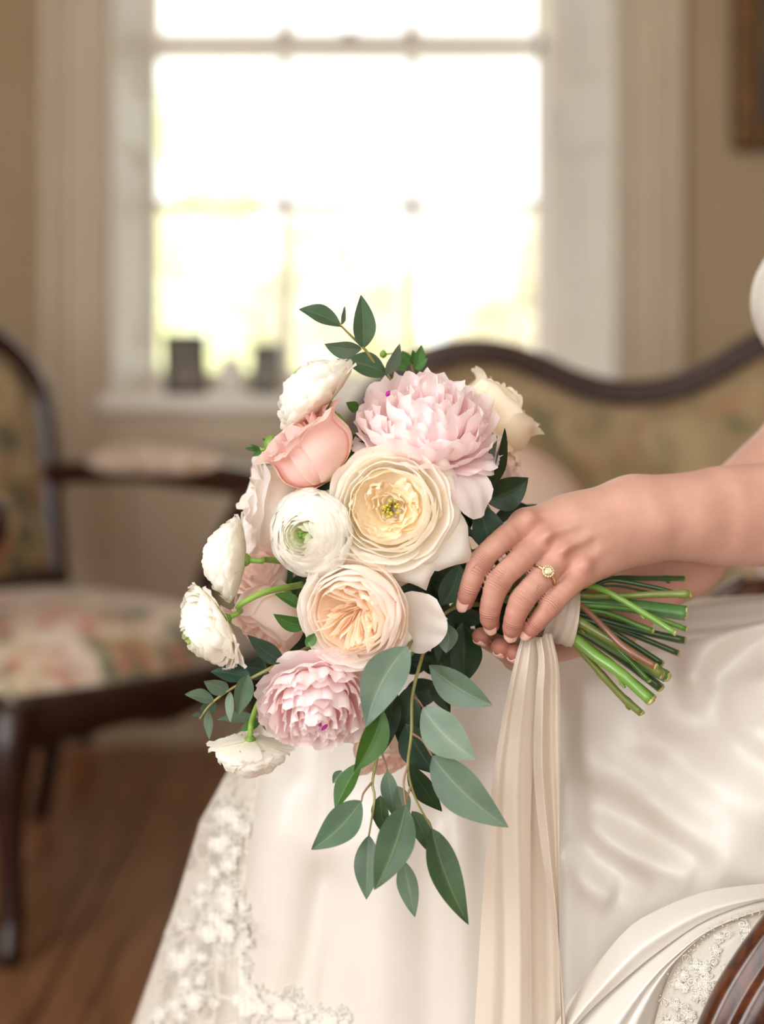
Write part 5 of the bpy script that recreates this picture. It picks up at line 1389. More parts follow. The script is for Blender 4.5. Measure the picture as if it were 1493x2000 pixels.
# redder knuckles and finger ends, finger shade from the bouquet painted into the tint, brown freckles on the forearm
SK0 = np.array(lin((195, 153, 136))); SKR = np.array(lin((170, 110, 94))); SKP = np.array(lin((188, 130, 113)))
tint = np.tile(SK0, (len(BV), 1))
def flush_shade(c, r, colr, amt):
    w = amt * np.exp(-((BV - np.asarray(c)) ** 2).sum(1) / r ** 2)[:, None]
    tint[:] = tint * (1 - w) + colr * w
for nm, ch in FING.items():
    flush_shade(Q_(*ch[0][0]) + [0, -.008, .002], .010, SKP, .75); flush_shade(Q_(*ch[2][0]) + [0, -.006, 0], .008, SKR, .55); flush_shade(Q_(*ch[4][0]), .012, SKR, .7); flush_shade(Q_(*ch[3][0]), .013, SKR, .45); flush_shade(Q_(*ch[1][0]), .012, SKP, .35)  # the spots along each finger also stand in for the bouquet's shade
for c in ((940, 1243, 1.053), (978, 1265, 1.047), (1006, 1276, 1.047), (1034, 1284, 1.054)): flush_shade(Q_(*c), .014, SKR, .9)
flush_shade((hd[0] - .09, 1.235, hd[2] - .056), .016, np.array(lin((196, 110, 104))), .8)
gk = np.random.default_rng(5)
bride = root('person', (.44, 1.235, 0), 'bride in an ivory satin gown sitting side-on, both hands holding the bouquet', 'person')
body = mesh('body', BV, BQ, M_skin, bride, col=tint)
# skin creases: distance along the finger and strength, read by the material's fine relief
cz = np.zeros((len(BV), 4), np.float32)
def creases(c, ax, dor, r, amt):
    d = BV - np.asarray(c); s = d @ nrm(ax); w = amt * np.exp(-(s / (.42 * r)) ** 2) * (np.linalg.norm(d, axis=1) < 2.2 * r) * np.clip((d @ nrm(dor)) / r, 0, 1)
    m = w > cz[:, 1]; cz[m, 0] = s[m] * 1000; cz[m, 1] = w[m]
for nm, ch in FING.items():
    p = [Q_(*c[0]) for c in ch]; creases(p[2], p[3] - p[1], (-.1, -1, .2), ch[2][1] * 1.15, 1.0); creases(p[3], p[4] - p[2], (-.2, -1, 0), ch[3][1] * .8, .7)
creases(Q_(1268, 1058, 1.07), Q_(1300, 1052, 1.07) - Q_(1250, 1066, 1.07), (0, -1, -.2), .012, .12)
at_ = body.data.attributes.new('crease', 'FLOAT_COLOR', 'POINT'); cz[:, 3] = 1; at_.data.foreach_set('color', cz.ravel())

# fingernails
M_nail = simple('fingernail', lin((230, 188, 172)), lin((224, 180, 164)), rough=0.22, scale=200, coat=.3)
def nail(c, ax, nrm_, L, W, name='fingernail'):
    c = np.asarray(c, float); ax = nrm(ax); n = nrm(np.asarray(nrm_) - ax * (np.asarray(nrm_) @ ax)); s = np.cross(ax, n)
    nu, nv = 9, 9; pts = []
    for v in np.linspace(-1, 1, nv):
        for u in np.linspace(-1, 1, nu):
            w = W / 2 * (1 - .10 * v) * (1 if v < .55 else math.sqrt(max(.12, 1 - ((v - .55) / .5) ** 2 * .75)))
            a = u * 1.05
            pts.append(c + ax * (v * L / 2) + s * (math.sin(a) / math.sin(1.05) * w) + n * ((math.cos(a) - 1) * W * .42 - .0004 * v * v))
    pts = np.array(pts); k = len(pts)
    f = gridf(nv, nu); top = [(q[0], q[3], q[2], q[1]) for q in f]
    V = np.vstack([pts, pts - n * .0005]); F = top + [tuple(i + k for i in q) for q in f]
    per = [j for j in range(nu)] + [i * nu + nu - 1 for i in range(1, nv)] + [(nv - 1) * nu + j for j in range(nu - 2, -1, -1)] + [i * nu for i in range(nv - 2, 0, -1)]
    F += [(per[i], per[(i + 1) % len(per)], per[(i + 1) % len(per)] + k, per[i] + k) for i in range(len(per))]
    mesh(name, V, F, M_nail, body)
def surfpt(c, n, back=.02):
    """point of the skin met when coming in along -n towards c"""
    c = np.asarray(c); d = BV - c; h = d @ n; rad2 = (d ** 2).sum(1) - h ** 2
    m = (rad2 < .0022 ** 2) & (h > 0) & (h < back)
    return c + n * (np.median(h[m]) if m.any() else .006)
for nm, nd, L, W in (('index', (-.42, -.88, .05), .0105, .0085), ('middle', (-.30, -.90, -.15), .0100, .0088), ('ring', (-.22, -.92, -.22), .0096, .0086), ('little', (-.38, -.88, -.20), .0090, .0076)):
    ch = FING[nm]; a, b_ = Q_(*ch[3][0]), Q_(*ch[4][0]); ax = nrm(b_ - a); n = nrm(np.array(nd) - ax * (np.array(nd) @ ax))
    c = b_ - ax * .0005
    nail(surfpt(c, n) + n * .0003 + ax * .0006, ax, n, L, W)
for m_, t_ in (((985, 1266, 1.082), (940, 1243, 1.053)), ((1006, 1286, 1.076), (978, 1265, 1.047)), ((1030, 1294, 1.072), (1006, 1276, 1.047))):
    a, b_ = Q_(*m_), Q_(*t_); ax = nrm(b_ - a); n = nrm(np.array([-.3, -.35, -.9]) - ax * (np.array([-.3, -.35, -.9]) @ ax))
    nail(surfpt(b_, n) + n * .0003, ax, n, .0095, .0080)

# eyes and hair
M_eye = simple('eye', lin((238, 234, 228)), rough=0.15); M_hair = simple('brown_hair', lin((92, 62, 40)), lin((64, 42, 28)), rough=0.4, scale=60, stretch=(1, 1, 8))
for s in (-1, 1):
    v, f = lathe([(.0005, -.011), (.007, -.0088), (.0105, -.003), (.0105, .003), (.007, .0088), (.0005, .011)], 14, (hd[0] - .0765, 1.235 + s * .030, hd[2] + .004)); mesh('eye', v, f, M_eye, body)
U, W_ = np.meshgrid(np.linspace(0, 2 * PI, 40, endpoint=False), np.linspace(0, 1, 18))
th = W_ * (1.15 + .75 * (.5 + .5 * np.cos(U)))                       # lower at the nape, high at the brow
hv = np.stack([hd[0] + .006 + (.092 + .003 * np.sin(9 * U)) * np.sin(th) * np.cos(U), 1.235 + (.077 + .003 * np.sin(9 * U)) * np.sin(th) * np.sin(U), hd[2] + .006 + .109 * np.cos(th)], -1).reshape(-1, 3)
hr = mesh('hair', hv, gridf(18, 40, True), M_hair, bride)
a = np.linspace(0, 6 * PI, 120)
v, f, _ = tube(np.c_[hd[0] + .095 + .012 * np.sin(a * .35), 1.235 + (.03 - .0012 * a) * np.cos(a), hd[2] - .03 + (.03 - .0012 * a) * np.sin(a)], .014, 10); mesh('hair_bun', v, f, M_hair, hr)

# --- ring
M_gold = simple('rose_gold', lin((220, 176, 112)), lin((196, 150, 90)), rough=0.22, metallic=1.0, scale=300)
def gem():
    m, nt, out = newmat('diamond'); b = N(nt, 'ShaderNodeBsdfPrincipled', Roughness=0.05); b.inputs['Base Color'].default_value = (.92, .85, .62, 1)
    b.inputs['Metallic'].default_value = .55; b.inputs['IOR'].default_value = 2.2; nt.links.new(b.outputs[0], out.inputs[0]); return m
M_gem = gem()
a_, b_ = Q_(*FING['ring'][1][0]), Q_(*FING['ring'][2][0]); ax = nrm(b_ - a_); rc_ = a_ + (b_ - a_) * -.10
rn = nrm(np.array([-.10, -1, .12]) - ax * (np.array([-.10, -1, .12]) @ ax)); rs = np.cross(ax, rn)
# the band follows the finger's skin
near = BV[np.abs((BV - rc_) @ ax) < .0012]; near = near[((near - rc_) ** 2).sum(1) < .0125 ** 2]
ang = np.arctan2((near - rc_) @ rs, (near - rc_) @ rn); rr_ = np.linalg.norm(near - rc_ - ((near - rc_) @ ax)[:, None] * ax, axis=1)
AA = np.linspace(-PI, PI, 61)[:-1]
RR = np.array([np.median(rr_[np.abs((ang - q + PI) % (2 * PI) - PI) < .25]) if (np.abs((ang - q + PI) % (2 * PI) - PI) < .25).any() else .0086 for q in AA]); RR = np.clip(RR, .0070, .0092)
RR = np.convolve(np.r_[RR[-5:], RR, RR[:5]], np.ones(11) / 11, 'valid')
band = np.array([rc_ + rn * math.cos(q) * (r + .0005) + rs * math.sin(q) * (r + .0005) for q, r in zip(AA, RR)])
ring = root('engagement_ring', rc_, 'rose gold engagement ring with a round stone on the ring finger', 'ring')
t_ = nrm(np.roll(band, -1, 0) - np.roll(band, 1, 0)); rad_ = nrm(band - rc_)
vv = []
for i in range(60):
    for q in np.linspace(0, 2 * PI, 10, endpoint=False):
        vv.append(band[i] + rad_[i] * math.cos(q) * .0008 + ax * math.sin(q) * .0011)
ff = [(i * 10 + j, i * 10 + (j + 1) % 10, ((i + 1) % 60) * 10 + (j + 1) % 10, ((i + 1) % 60) * 10 + j) for i in range(60) for j in range(10)]
bnd = mesh('band', vv, ff, M_gold, ring)
k0 = 30; top = band[k0] + rad_[k0] * .0012; zn = rad_[k0]; xn = t_[k0]; yn = np.cross(zn, xn)
def onring(v): v = np.asarray(v) * 1.22; return v[:, :1] * xn + v[:, 1:2] * yn + v[:, 2:] * zn + top
v, f = lathe([(.0004, -.0012), (.0016, .0004), (.0021, .0012), (.0014, .0019), (.0001, .0019)], 8); mesh('stone', onring(v), f, M_gem, ring, smooth=False)
v, f = lathe([(.0012, -.0016), (.0022, -.0008), (.0032, .0001), (.0033, .0004), (.0026, .0005)], 20); setting = mesh('setting', onring(v), f, M_gold, ring)
for k in range(14):
    q = 2 * PI * k / 14; c = np.array([math.cos(q) * .0028, math.sin(q) * .0028, .0006])
    v, f = lathe([(.0001, -.0006), (.0006, -.0003), (.0007, .0001), (.0004, .0005), (.0001, .0006)], 6); mesh('halo_stone', onring(v + c), f, M_gem, setting, smooth=False)
for k in list(range(k0 - 9, k0 - 3)) + list(range(k0 + 4, k0 + 10)):
    v, f = lathe([(.0001, -.0004), (.0005, 0), (.0004, .0004), (.0001, .0005)], 6); mesh('shoulder_stone', band[k] + rad_[k] * .0006 + v, f, M_gem, bnd, smooth=False)
# ================================================================== the gown
def satin_mat(name, c1, c2, rough=0.34):
    m, nt, out = newmat(name)
    b = N(nt, 'ShaderNodeBsdfPrincipled', Roughness=rough); b.inputs['Sheen Weight'].default_value = .2; b.inputs['Specular IOR Level'].default_value = .55
    tc = N(nt, 'ShaderNodeTexCoord'); nz = N(nt, 'ShaderNodeTexNoise', Scale=14.0, Detail=3); nt.links.new(tc.outputs['Object'], nz.inputs['Vector'])
    r = ramp(nt, [(.35, c1), (.65, c2)]); nt.links.new(nz.outputs['Fac'], r.inputs[0]); nt.links.new(r.outputs[0], b.inputs['Base Color'])
    n2 = N(nt, 'ShaderNodeTexNoise', Scale=900.0, Detail=2); nt.links.new(tc.outputs['Object'], n2.inputs['Vector'])
    bp = N(nt, 'ShaderNodeBump', Strength=.06, Distance=.0004); nt.links.new(n2.outputs['Fac'], bp.inputs['Height']); nt.links.new(bp.outputs[0], b.inputs['Normal'])
    nt.links.new(b.outputs[0], out.inputs[0]); return m
M_satin = satin_mat('ivory_satin', lin((214, 208, 199)), lin((217, 212, 204)))
def lace_mat(name, open_=.55, scale=46):
    """tulle with a thicker floral figure woven into it"""
    m, nt, out = newmat(name)
    tc = N(nt, 'ShaderNodeTexCoord')
    nz = N(nt, 'ShaderNodeTexNoise', Scale=scale * .6, Detail=2, Distortion=1.2); nt.links.new(tc.outputs['Object'], nz.inputs['Vector'])
    vo = N(nt, 'ShaderNodeTexVoronoi', Scale=scale); vo.feature = 'DISTANCE_TO_EDGE'; nt.links.new(nz.outputs['Color'], vo.inputs['Vector'])
    v2 = N(nt, 'ShaderNodeTexVoronoi', Scale=scale); v2.feature = 'DISTANCE_TO_EDGE'; nt.links.new(tc.outputs['Object'], v2.inputs['Vector'])
    r = ramp(nt, [(.42, (0, 0, 0)), (.56, (1, 1, 1))]); nt.links.new(nz.outputs['Fac'], r.inputs[0])
    r2 = ramp(nt, [(.02, (1, 1, 1)), (.10, (0, 0, 0))]); nt.links.new(v2.outputs['Distance'], r2.inputs[0])
    mxx = N(nt, 'ShaderNodeMath', operation='MAXIMUM'); nt.links.new(r.outputs[0], mxx.inputs[0]); nt.links.new(r2.outputs[0], mxx.inputs[1])
    mr = N(nt, 'ShaderNodeMapRange'); mr.inputs[3].default_value = 1 - open_; mr.inputs[4].default_value = .93; nt.links.new(mxx.outputs[0], mr.inputs[0])
    d = N(nt, 'ShaderNodeBsdfPrincipled', Roughness=.7); d.inputs['Base Color'].default_value = rgba(lin((240, 235, 226)))
    tl = N(nt, 'ShaderNodeBsdfTranslucent'); tl.inputs[0].default_value = rgba(lin((240, 235, 226))); ml = N(nt, 'ShaderNodeMixShader'); ml.inputs[0].default_value = .35
    nt.links.new(d.outputs[0], ml.inputs[1]); nt.links.new(tl.outputs[0], ml.inputs[2])
    t = N(nt, 'ShaderNodeBsdfTransparent'); ms = N(nt, 'ShaderNodeMixShader')
    nt.links.new(mr.outputs[0], ms.inputs[0]); nt.links.new(t.outputs[0], ms.inputs[1]); nt.links.new(ml.outputs[0], ms.inputs[2]); nt.links.new(ms.outputs[0], out.inputs[0])
    return m
M_tulle = lace_mat('lace_tulle', .42); M_lacep = lace_mat('lace_panel', .02, 60)
M_thread = simple('lace_thread', lin((230, 226, 218)), rough=.6)

# ridge line of the lap: from hip to knee
RA, RB = np.array([.47, 1.205]), np.array([-.015, 1.305])
RDIR = nrm(RB - RA); RN = np.array([-RDIR[1], RDIR[0]]);  RN = RN if RN[1] < 0 else -RN     # RN points to the viewer
def lin_poly(px, d): return np.array([[*P(a, b, d)[[0, 2]]] for a, b in px])
# folds pressed into the front of the skirt: (polyline in the photograph, distance there, height, half width)
FOLD = [([(1122, 1340), (1116, 1480), (1118, 1620), (1102, 1760), (1096, 2020)], 1.10, -.020, .013),
        ([(1168, 1345), (1142, 1470), (1140, 1560)], 1.10, .010, .015),
        ([(1128, 1470), (1178, 1520), (1257, 1576), (1360, 1650), (1500, 1725)], 1.09, .0065, .015),
        ([(1180, 1590), (1300, 1660), (1420, 1712)], 1.09, -.0060, .013),
        ([(1170, 1650), (1241, 1699), (1376, 1744)], 1.08, .0060, .009),
        ([(1112, 1716), (1146, 1758), (1218, 1800)], 1.08, .0085, .011),
        ([(1150, 1690), (1200, 1740), (1290, 1780)], 1.08, -.0050, .009),
        ([(1280, 1400), (1390, 1460), (1500, 1520)], 1.10, -.0065, .014),
        ([(1340, 1345), (1420, 1385), (1500, 1430)], 1.11, .0065, .013),
        ([(1210, 1370), (1330, 1460), (1500, 1600)], 1.10, .0055, .020),
        ([(1330, 1335), (1400, 1268), (1500, 1212)], 1.15, .009, .012), ([(1380, 1345), (1430, 1302), (1500, 1262)], 1.14, -.008, .010), ([(1420, 1345), (1500, 1312)], 1.13, .007, .010), ([(1300, 1265), (1380, 1225), (1440, 1195)], 1.16, -.006, .009),
        ([(760, 1500), (750, 1700), (735, 2020)], 1.18, .0080, .022),
        ([(640, 1640), (612, 1780), (560, 2020)], 1.20, -.0110, .014),
        ([(545, 1500), (520, 1640), (490, 1800)], 1.22, .0070, .018),
        ([(840, 1500), (842, 1760), (850, 2020)], 1.17, -.0075, .018),
        ([(905, 1560), (900, 1760), (900, 2020)], 1.16, .0045, .016),
        ([(960, 1400), (960, 1700), (955, 2020)], 1.15, -.0090, .018),
        ([(1040, 1400), (1040, 1700), (1030, 2020)], 1.13, .0060, .016)]
def folds(x, z):
    out = np.zeros_like(x)
    for px, d, A, w in FOLD:
        L = lin_poly(px, d); best = np.full(x.shape, 9.0)
        L = cat(np.c_[L, np.zeros(len(L))], 14)[:, :2]
        tt = np.zeros(x.shape)
        for i in range(13):
            a, b = L[i], L[i + 1]; e = b - a; h = np.clip(((x - a[0]) * e[0] + (z - a[1]) * e[1]) / (e @ e), 0, 1)
            q = np.hypot(x - a[0] - h * e[0], z - a[1] - h * e[1]); m = q < best; best = np.where(m, q, best); tt = np.where(m, (i + h) / 13, tt)
        fade = np.sin(PI * np.clip(tt, .0, 1)) ** .35 if px[-1][1] < 2000 and px[-1][0] < 1495 else np.clip(tt * 6, 0, 1)
        if px[0][0] > 1105: A = A * 1.2
        out += A * np.exp(-(best / w) ** 2) * fade
    return out
ZT = lambda s: .708 - .034 * s - .012 * np.sin(PI * np.clip(s, 0, 1))
def rho_front(z): return np.interp(z, [0, .2, .40, .52, .60, .645], [.235, .185, .150, .138, .122, .098])
def rho_end(z, lace=0): 
    return np.interp(z, [0, .2, .335, .44, .498, .549, .60, .645], [.25, .165, .108, .080, .067, .060, .056, .05]) + lace * np.interp(z, [0, .335, .50, .55, .6], [.095, .076, .058, .034, .022])
def skirt_grid(s0, s1, ns, lace=0, disp=True, zmin=0.004):
    """s: 0..1 along the near side, 1..2 round the knees, 2..3 along the far side"""
    s = np.linspace(s0, s1, ns)
    zdown = np.concatenate([np.linspace(0, 1, 44), 1 + np.linspace(0.02, 1, 120)])
    S, T = np.meshgrid(s, zdown)
    along = np.clip(np.where(S < 1, S, np.where(S < 2, 1, 3 - S)), 0, 1)
    th = np.clip(S - 1, 0, 1) * PI
    base = RA[None, None] + (RB - RA)[None, None] * along[..., None]
    dirv = RN[None, None] * np.cos(th)[..., None] + RDIR[None, None] * np.sin(th)[..., None]
    ztop = ZT(along); zsh = ztop - .055
    z = np.where(T <= 1, ztop - .055 * (1 - np.sqrt(np.clip(1 - T ** 2.4, 0, 1))), zsh + (zmin - zsh) * np.clip(T - 1, 0, 1))
    w = np.sin(th) ** 2
    if lace: lace = np.clip((S - s0) / .22, 0, 1) ** .7
    def rho(zz): return rho_front(zz) * (1 - w) + rho_end(zz, lace) * w + lace * .005 + (.001 if np.ndim(lace) else 0)
    r_sh = rho(zsh)
    r = np.where(T <= 1, r_sh * np.clip(T, 0, 1) ** .8, np.maximum(rho(z), r_sh * .0))
    pos = base + dirv * r[..., None]
    if disp:
        fr = np.clip(1.25 - np.abs(S - .35), 0, 1) * (S < 1.5)
        d = folds(pos[..., 0], z) * np.clip((T - .25) / .6, 0, 1) * (S < 1.55)
        hang = np.clip(T - 1, 0, 1)
        d = d + .010 * hang ** 1.2 * np.sin(S * 17 + 1.3 * np.sin(3 * S)) * np.where(S > 1.0, 1, .35)
        pos = pos + dirv * d[..., None]
        # gathers running out from the waist over the lap
        gx = np.clip((pos[..., 0] - .12) / .12, 0, 1) * (S < 1)
        for t0, sl, A, wd in ((.22, -1.2, .007, .07), (.42, -1.5, -.006, .06), (.62, -1.8, .010, .08), (.84, -2.2, -.008, .06), (1.0, -2.0, .008, .07)):
            q = A * gx * np.exp(-((T - t0 - sl * (pos[..., 0] - .30)) / wd) ** 2)
            z = z + q * np.clip(1.3 - T, 0, 1); pos = pos + dirv * (q * np.clip(T, 0, 1))[..., None]
    return np.concatenate([pos, z[..., None]], -1), len(zdown), ns, S, T
gv, nr_, nc_, GS, GT = skirt_grid(-.15, 2.9, 460)
gown = root('wedding_gown', (.2, 1.24, 0), 'ivory satin wedding gown with lace trim, spread over the lap to the floor', 'dress')
SKV = gv.reshape(-1, 3)
mesh('skirt', SKV, gridf(nr_, nc_), M_satin, gown)
def proj(v): return np.c_[HX + v[:, 0] / v[:, 1] * FPX, HY + (CAMZ - v[:, 2]) / v[:, 1] * FPX]
SKP2 = proj(SKV)
def depth_map(pp, vv, cell=12):
    """distance of the nearest cloth behind each 12-pixel cell of the photograph"""
    nx, ny = 1800 // cell, 2300 // cell
    D = np.full((nx, ny), np.inf); i = (pp[:, 0] // cell).astype(int); j = (pp[:, 1] // cell).astype(int)
    m = (i >= 0) & (i < nx) & (j >= 0) & (j < ny); np.minimum.at(D, (i[m], j[m]), vv[m, 1])
    for _ in range(2):
        E = D.copy()
        for a, b in ((1, 0), (-1, 0), (0, 1), (0, -1)):
            E = np.where(np.isinf(E), np.roll(np.roll(D, a, 0), b, 1), E)
        D = E
    def look(px, py):
        a, b = int(px // cell), int(py // cell)
        return None if not (0 <= a < nx and 0 <= b < ny) or np.isinf(D[a, b]) else D[a, b]
    return look
SKD = depth_map(SKP2, SKV)
def on_skirt(px, py, off=.0015):
    """point on the nearest layer of the skirt behind a photograph pixel"""
    y = SKD(px, py); return None if y is None else P(px, py, y - off)

# bodice: a close shell over the torso
BG = Field(axis([(.22, .60, .006)]), axis([(1.02, 1.45, .006)]), axis([(.62, 1.04, .006)]))
bt = BG
bt.ell((TX, 1.235, .76), (.096, .126, .17), .06, .06); bt.ell((TX - .005, 1.235, .93), (.105, .147, .13), .05, .06)
bt.ell((TX + .01, 1.235, .60), (.143, .183, .158), .05, .06)
for s in (-1, 1): bt.ball((TX - .078, 1.235 + s * .068, .915), .053, .04)
bt.F = np.maximum(bt.F, (bt.z[None, None, :] - (.985 + .02 * np.cos((bt.y[None, :, None] - 1.235) * 22))))
v, q = bt.surface(); mesh('bodice', v, q, M_satin, gown)
for s in (-1, 1):
    v, f, _ = tube([(TX - .085, 1.235 + s * .085, .955), (TX - .07, 1.235 + s * .105, 1.01), (TX + .0, 1.235 + s * .115, 1.062), (TX + .07, 1.235 + s * .10, 1.0), (TX + .095, 1.235 + s * .085, .95)], .012, 8, 30, prof=[(math.cos(a) * .28, math.sin(a)) for a in np.linspace(0, 2 * PI, 10, endpoint=False)], up=(-1, 0, .3)); mesh('shoulder_strap', v, f, M_satin, gown)
# gathered waist folds running from the waist over the lap
def roll(pts, rad, name, mat=None, n=14, seg=40, flat=1.0, up=(0, -1, 0)):
    pr = [(math.cos(a) * flat, math.sin(a)) for a in np.linspace(0, 2 * PI, n, endpoint=False)]
    v, f, _ = tube([P(*p) for p in pts], rad, n, seg, prof=pr, up=up); return mesh(name, v, f, mat or M_satin, gown)
# drape over the arm of the chair: two long folds curving down and away
def ribbon_surface(E1, E2, depth, nsec=14, nlen=60, bulge=.008, prof=None, name='drape', mat=None, par=None, sway=0.0):
    """cloth strip between two edge polylines (px, py, d), bulging towards the viewer"""
    a = cat(np.array([P(*p) for p in E1]), nlen); b = cat(np.array([P(*p) for p in E2]), nlen)
    t = np.linspace(0, 1, nsec); pr = np.sin(PI * t) if prof is None else np.interp(t, np.linspace(0, 1, len(prof)), prof)
    if prof is not None: pr = np.interp(t, np.linspace(0, 1, 60), cat(np.c_[np.linspace(0, 1, len(prof)), prof, np.zeros(len(prof))], 60)[:, 1])
    l = np.linspace(0, 1, nlen)[:, None]; tw = np.clip(t[None] + sway * np.sin(PI * t[None]) * np.sin(5.2 * l + 1.0), 0, 1)
    v = a[:, None] * (1 - t)[None, :, None] + b[:, None] * t[None, :, None]
    v[..., 1] -= bulge * np.interp(tw, t, pr)
    v = v.reshape(-1, 3)
    f = gridf(nlen, nsec)
    return mesh(name, v, f, mat or M_satin, par or gown, uv=np.stack(np.broadcast_arrays(t[None], np.linspace(0, 1, nlen)[:, None]), -1).reshape(-1, 2))
B_ = [(1700, 1760), (1560, 1748), (1476, 1757), (1377, 1793), (1297, 1845), (1218, 1908), (1122, 2000), (1052, 2110), (1010, 2300), (990, 2700)]
C_ = [(1700, 1772), (1560, 1760), (1493, 1773), (1396, 1810), (1337, 1868), (1309, 1917), (1285, 2000), (1262, 2120), (1245, 2300), (1238, 2700)]
A_ = [(1700, 1728), (1560, 1722), (1470, 1728), (1376, 1742), (1290, 1775), (1225, 1815), (1150, 1905), (1095, 1985), (1050, 2080), (1012, 2290), (990, 2690)]
ribbon_surface([(x, y, 1.066) for x, y in A_], [(x + 4, y + 6, 1.050) for x, y in B_], 0, bulge=.010, prof=[0, .55, .9, 1, .85, .3, -.2], name='drape')
ribbon_surface([(x - 2, y + 2, 1.058) for x, y in B_], [(x, y, 1.046) for x, y in C_], 0, bulge=.013, prof=[-.2, .25, .8, 1.05, .85, .55, .75, .7, .15, -.5], nsec=22, name='drape')
# lace panel below the drape, against the wooden arm
LP1 = [(x - 6, y, 1.050) for x, y in C_]; LP2 = [(1760, 1800, 1.02), (1650, 1800, 1.02), (1560, 1830, 1.015), (1480, 1890, 1.012), (1430, 1960, 1.010), (1400, 2060, 1.012), (1380, 2160, 1.014), (1368, 2320, 1.02), (1362, 2700, 1.03)]
lp = ribbon_surface(LP1, LP2, 0, bulge=.006, prof=[0, .3, .2, .6, .5, .9, .6, .8, .4, .2], nsec=30, nlen=90, name='lace_panel', mat=M_lacep)

# --- lace: veil-thin overlay round the knees, and raised motifs
lv, lr, lc, _, _ = skirt_grid(1.16, 2.3, 190, lace=1)
lvv = lv.reshape(lr, lc, 3)
lvv = lvv[50:]                                            # starts below the lap
mesh('lace_overlay', lvv.reshape(-1, 3), gridf(lvv.shape[0], lc), M_tulle, gown)
LVP = lvv.reshape(-1, 3); LVD = depth_map(proj(LVP), LVP)
def on_lace(px, py, off=.0012):
    y = LVD(px, py); return None if y is None else P(px, py, y - off)
def motif(g, s):
    """one lace flower: looped petals, a scroll and small leaves, as thread curves in its own plane"""
    cur = []; n = g.integers(5, 7); p0 = g.uniform(0, 6)
    for k in range(n):
        a = p0 + 2 * PI * k / n; t = np.linspace(0, 2 * PI, 15)
        r = s * .52 * (1 - np.cos(t)) ; w = .36 * s * np.sin(t) * (.6 + .4 * (1 - np.cos(t)) / 2)
        cur.append((np.c_[r * math.cos(a) - w * math.sin(a), r * math.sin(a) + w * math.cos(a)], .12 * s))
        cur.append((np.c_[np.linspace(.25, .85, 5) * s * math.cos(a), np.linspace(.25, .85, 5) * s * math.sin(a)], .12 * s))
    t = np.linspace(0, 3.4 * PI, 30); rr = s * np.linspace(1.25, .15, 30); a0 = g.uniform(0, 6); sg = g.choice([-1, 1])
    cx, cy = 1.9 * s * math.cos(a0), 1.9 * s * math.sin(a0)
    cur.append((np.c_[cx + .7 * rr * np.cos(sg * t + a0), cy + .7 * rr * np.sin(sg * t + a0)], .10 * s))
    return cur
def lace_trim(name, centres, place, seed, s0, par):
    g = np.random.default_rng(seed); parts = []
    for (px, py) in centres:
        s = s0 * g.uniform(.75, 1.25)
        c = place(px, py)
        if c is None: continue
        for cur, rad in motif(g, s):
            pts = []
            for q in cur:
                k = FPX / c[1]
                w = place(px + q[0] * k, py - q[1] * k)
                pts.append(w if w is not None else np.array([c[0] + q[0], c[1], c[2] + q[1]]))
            parts.append(tube(np.array(pts), rad, 5))
    if parts:
        v, f, _ = join(*parts); o = mesh(name, v, f, M_thread, par); o['kind'] = 'stuff'
g = np.random.default_rng(3)
cs = []
for t in np.linspace(0, 1, 24):
    c = cat(np.array([(455, 1765, 0), (462, 1830, 0), (446, 1890, 0), (470, 1945, 0), (530, 1965, 0), (600, 1990, 0), (680, 2010, 0)], float), 24)[int(t * 23)]
    for k in range(3): cs.append((c[0] + g.uniform(-26, 26), c[1] + g.uniform(-14, 22)))
lace_trim('lace_trim', cs, on_skirt, 8, .0050, gown)
cs = []
for k in range(40):
    y = g.uniform(1590, 2010); xl = 418 - (y - 1600) * .40; xr = 500 - (y - 1600) * .18
    cs.append((g.uniform(xl + 8, xr - 10), y))
lace_trim('lace_motifs', cs, on_lace, 9, .0056, gown)
LPV = np.array([lp.matrix_world @ v_.co for v_ in lp.data.vertices]) if False else np.array([v_.co[:] for v_ in lp.data.vertices]) + wloc(lp)
LPD = depth_map(proj(LPV), LPV)
def on_panel(px, py, off=.001):
    y = LPD(px, py); return None if y is None else P(px, py, y - off)
cs = [(g.uniform(1290, 1500), g.uniform(1780, 2010)) for _ in range(70)]
_cx, _cy = [q[0] for q in C_[::-1]], [q[1] for q in C_[::-1]]
cs = [c for c in cs if on_panel(*c) is not None and c[1] > np.interp(c[0], _cx, _cy) + 22]
lace_trim('lace_motifs', cs, on_panel, 10, .0036, gown)
ec = cat(np.array([P(x + 3, y + 4, 1.040) for x, y in C_]), 160)
gb = np.random.default_rng(12); parts = []
for p in ec:
    for _ in range(3):
        q = p + gb.normal(size=3) * [.0016, .0006, .0016]; parts.append((lathe([(.0002, -.0005), (.0006, 0), (.0002, .0005)], 5, q)))
v, f, _ = join(*parts); o = mesh('beaded_edge', v, f, simple('edge_bead', lin((206, 192, 168)), lin((232, 224, 206)), rough=.4, scale=900), gown); o['kind'] = 'stuff'

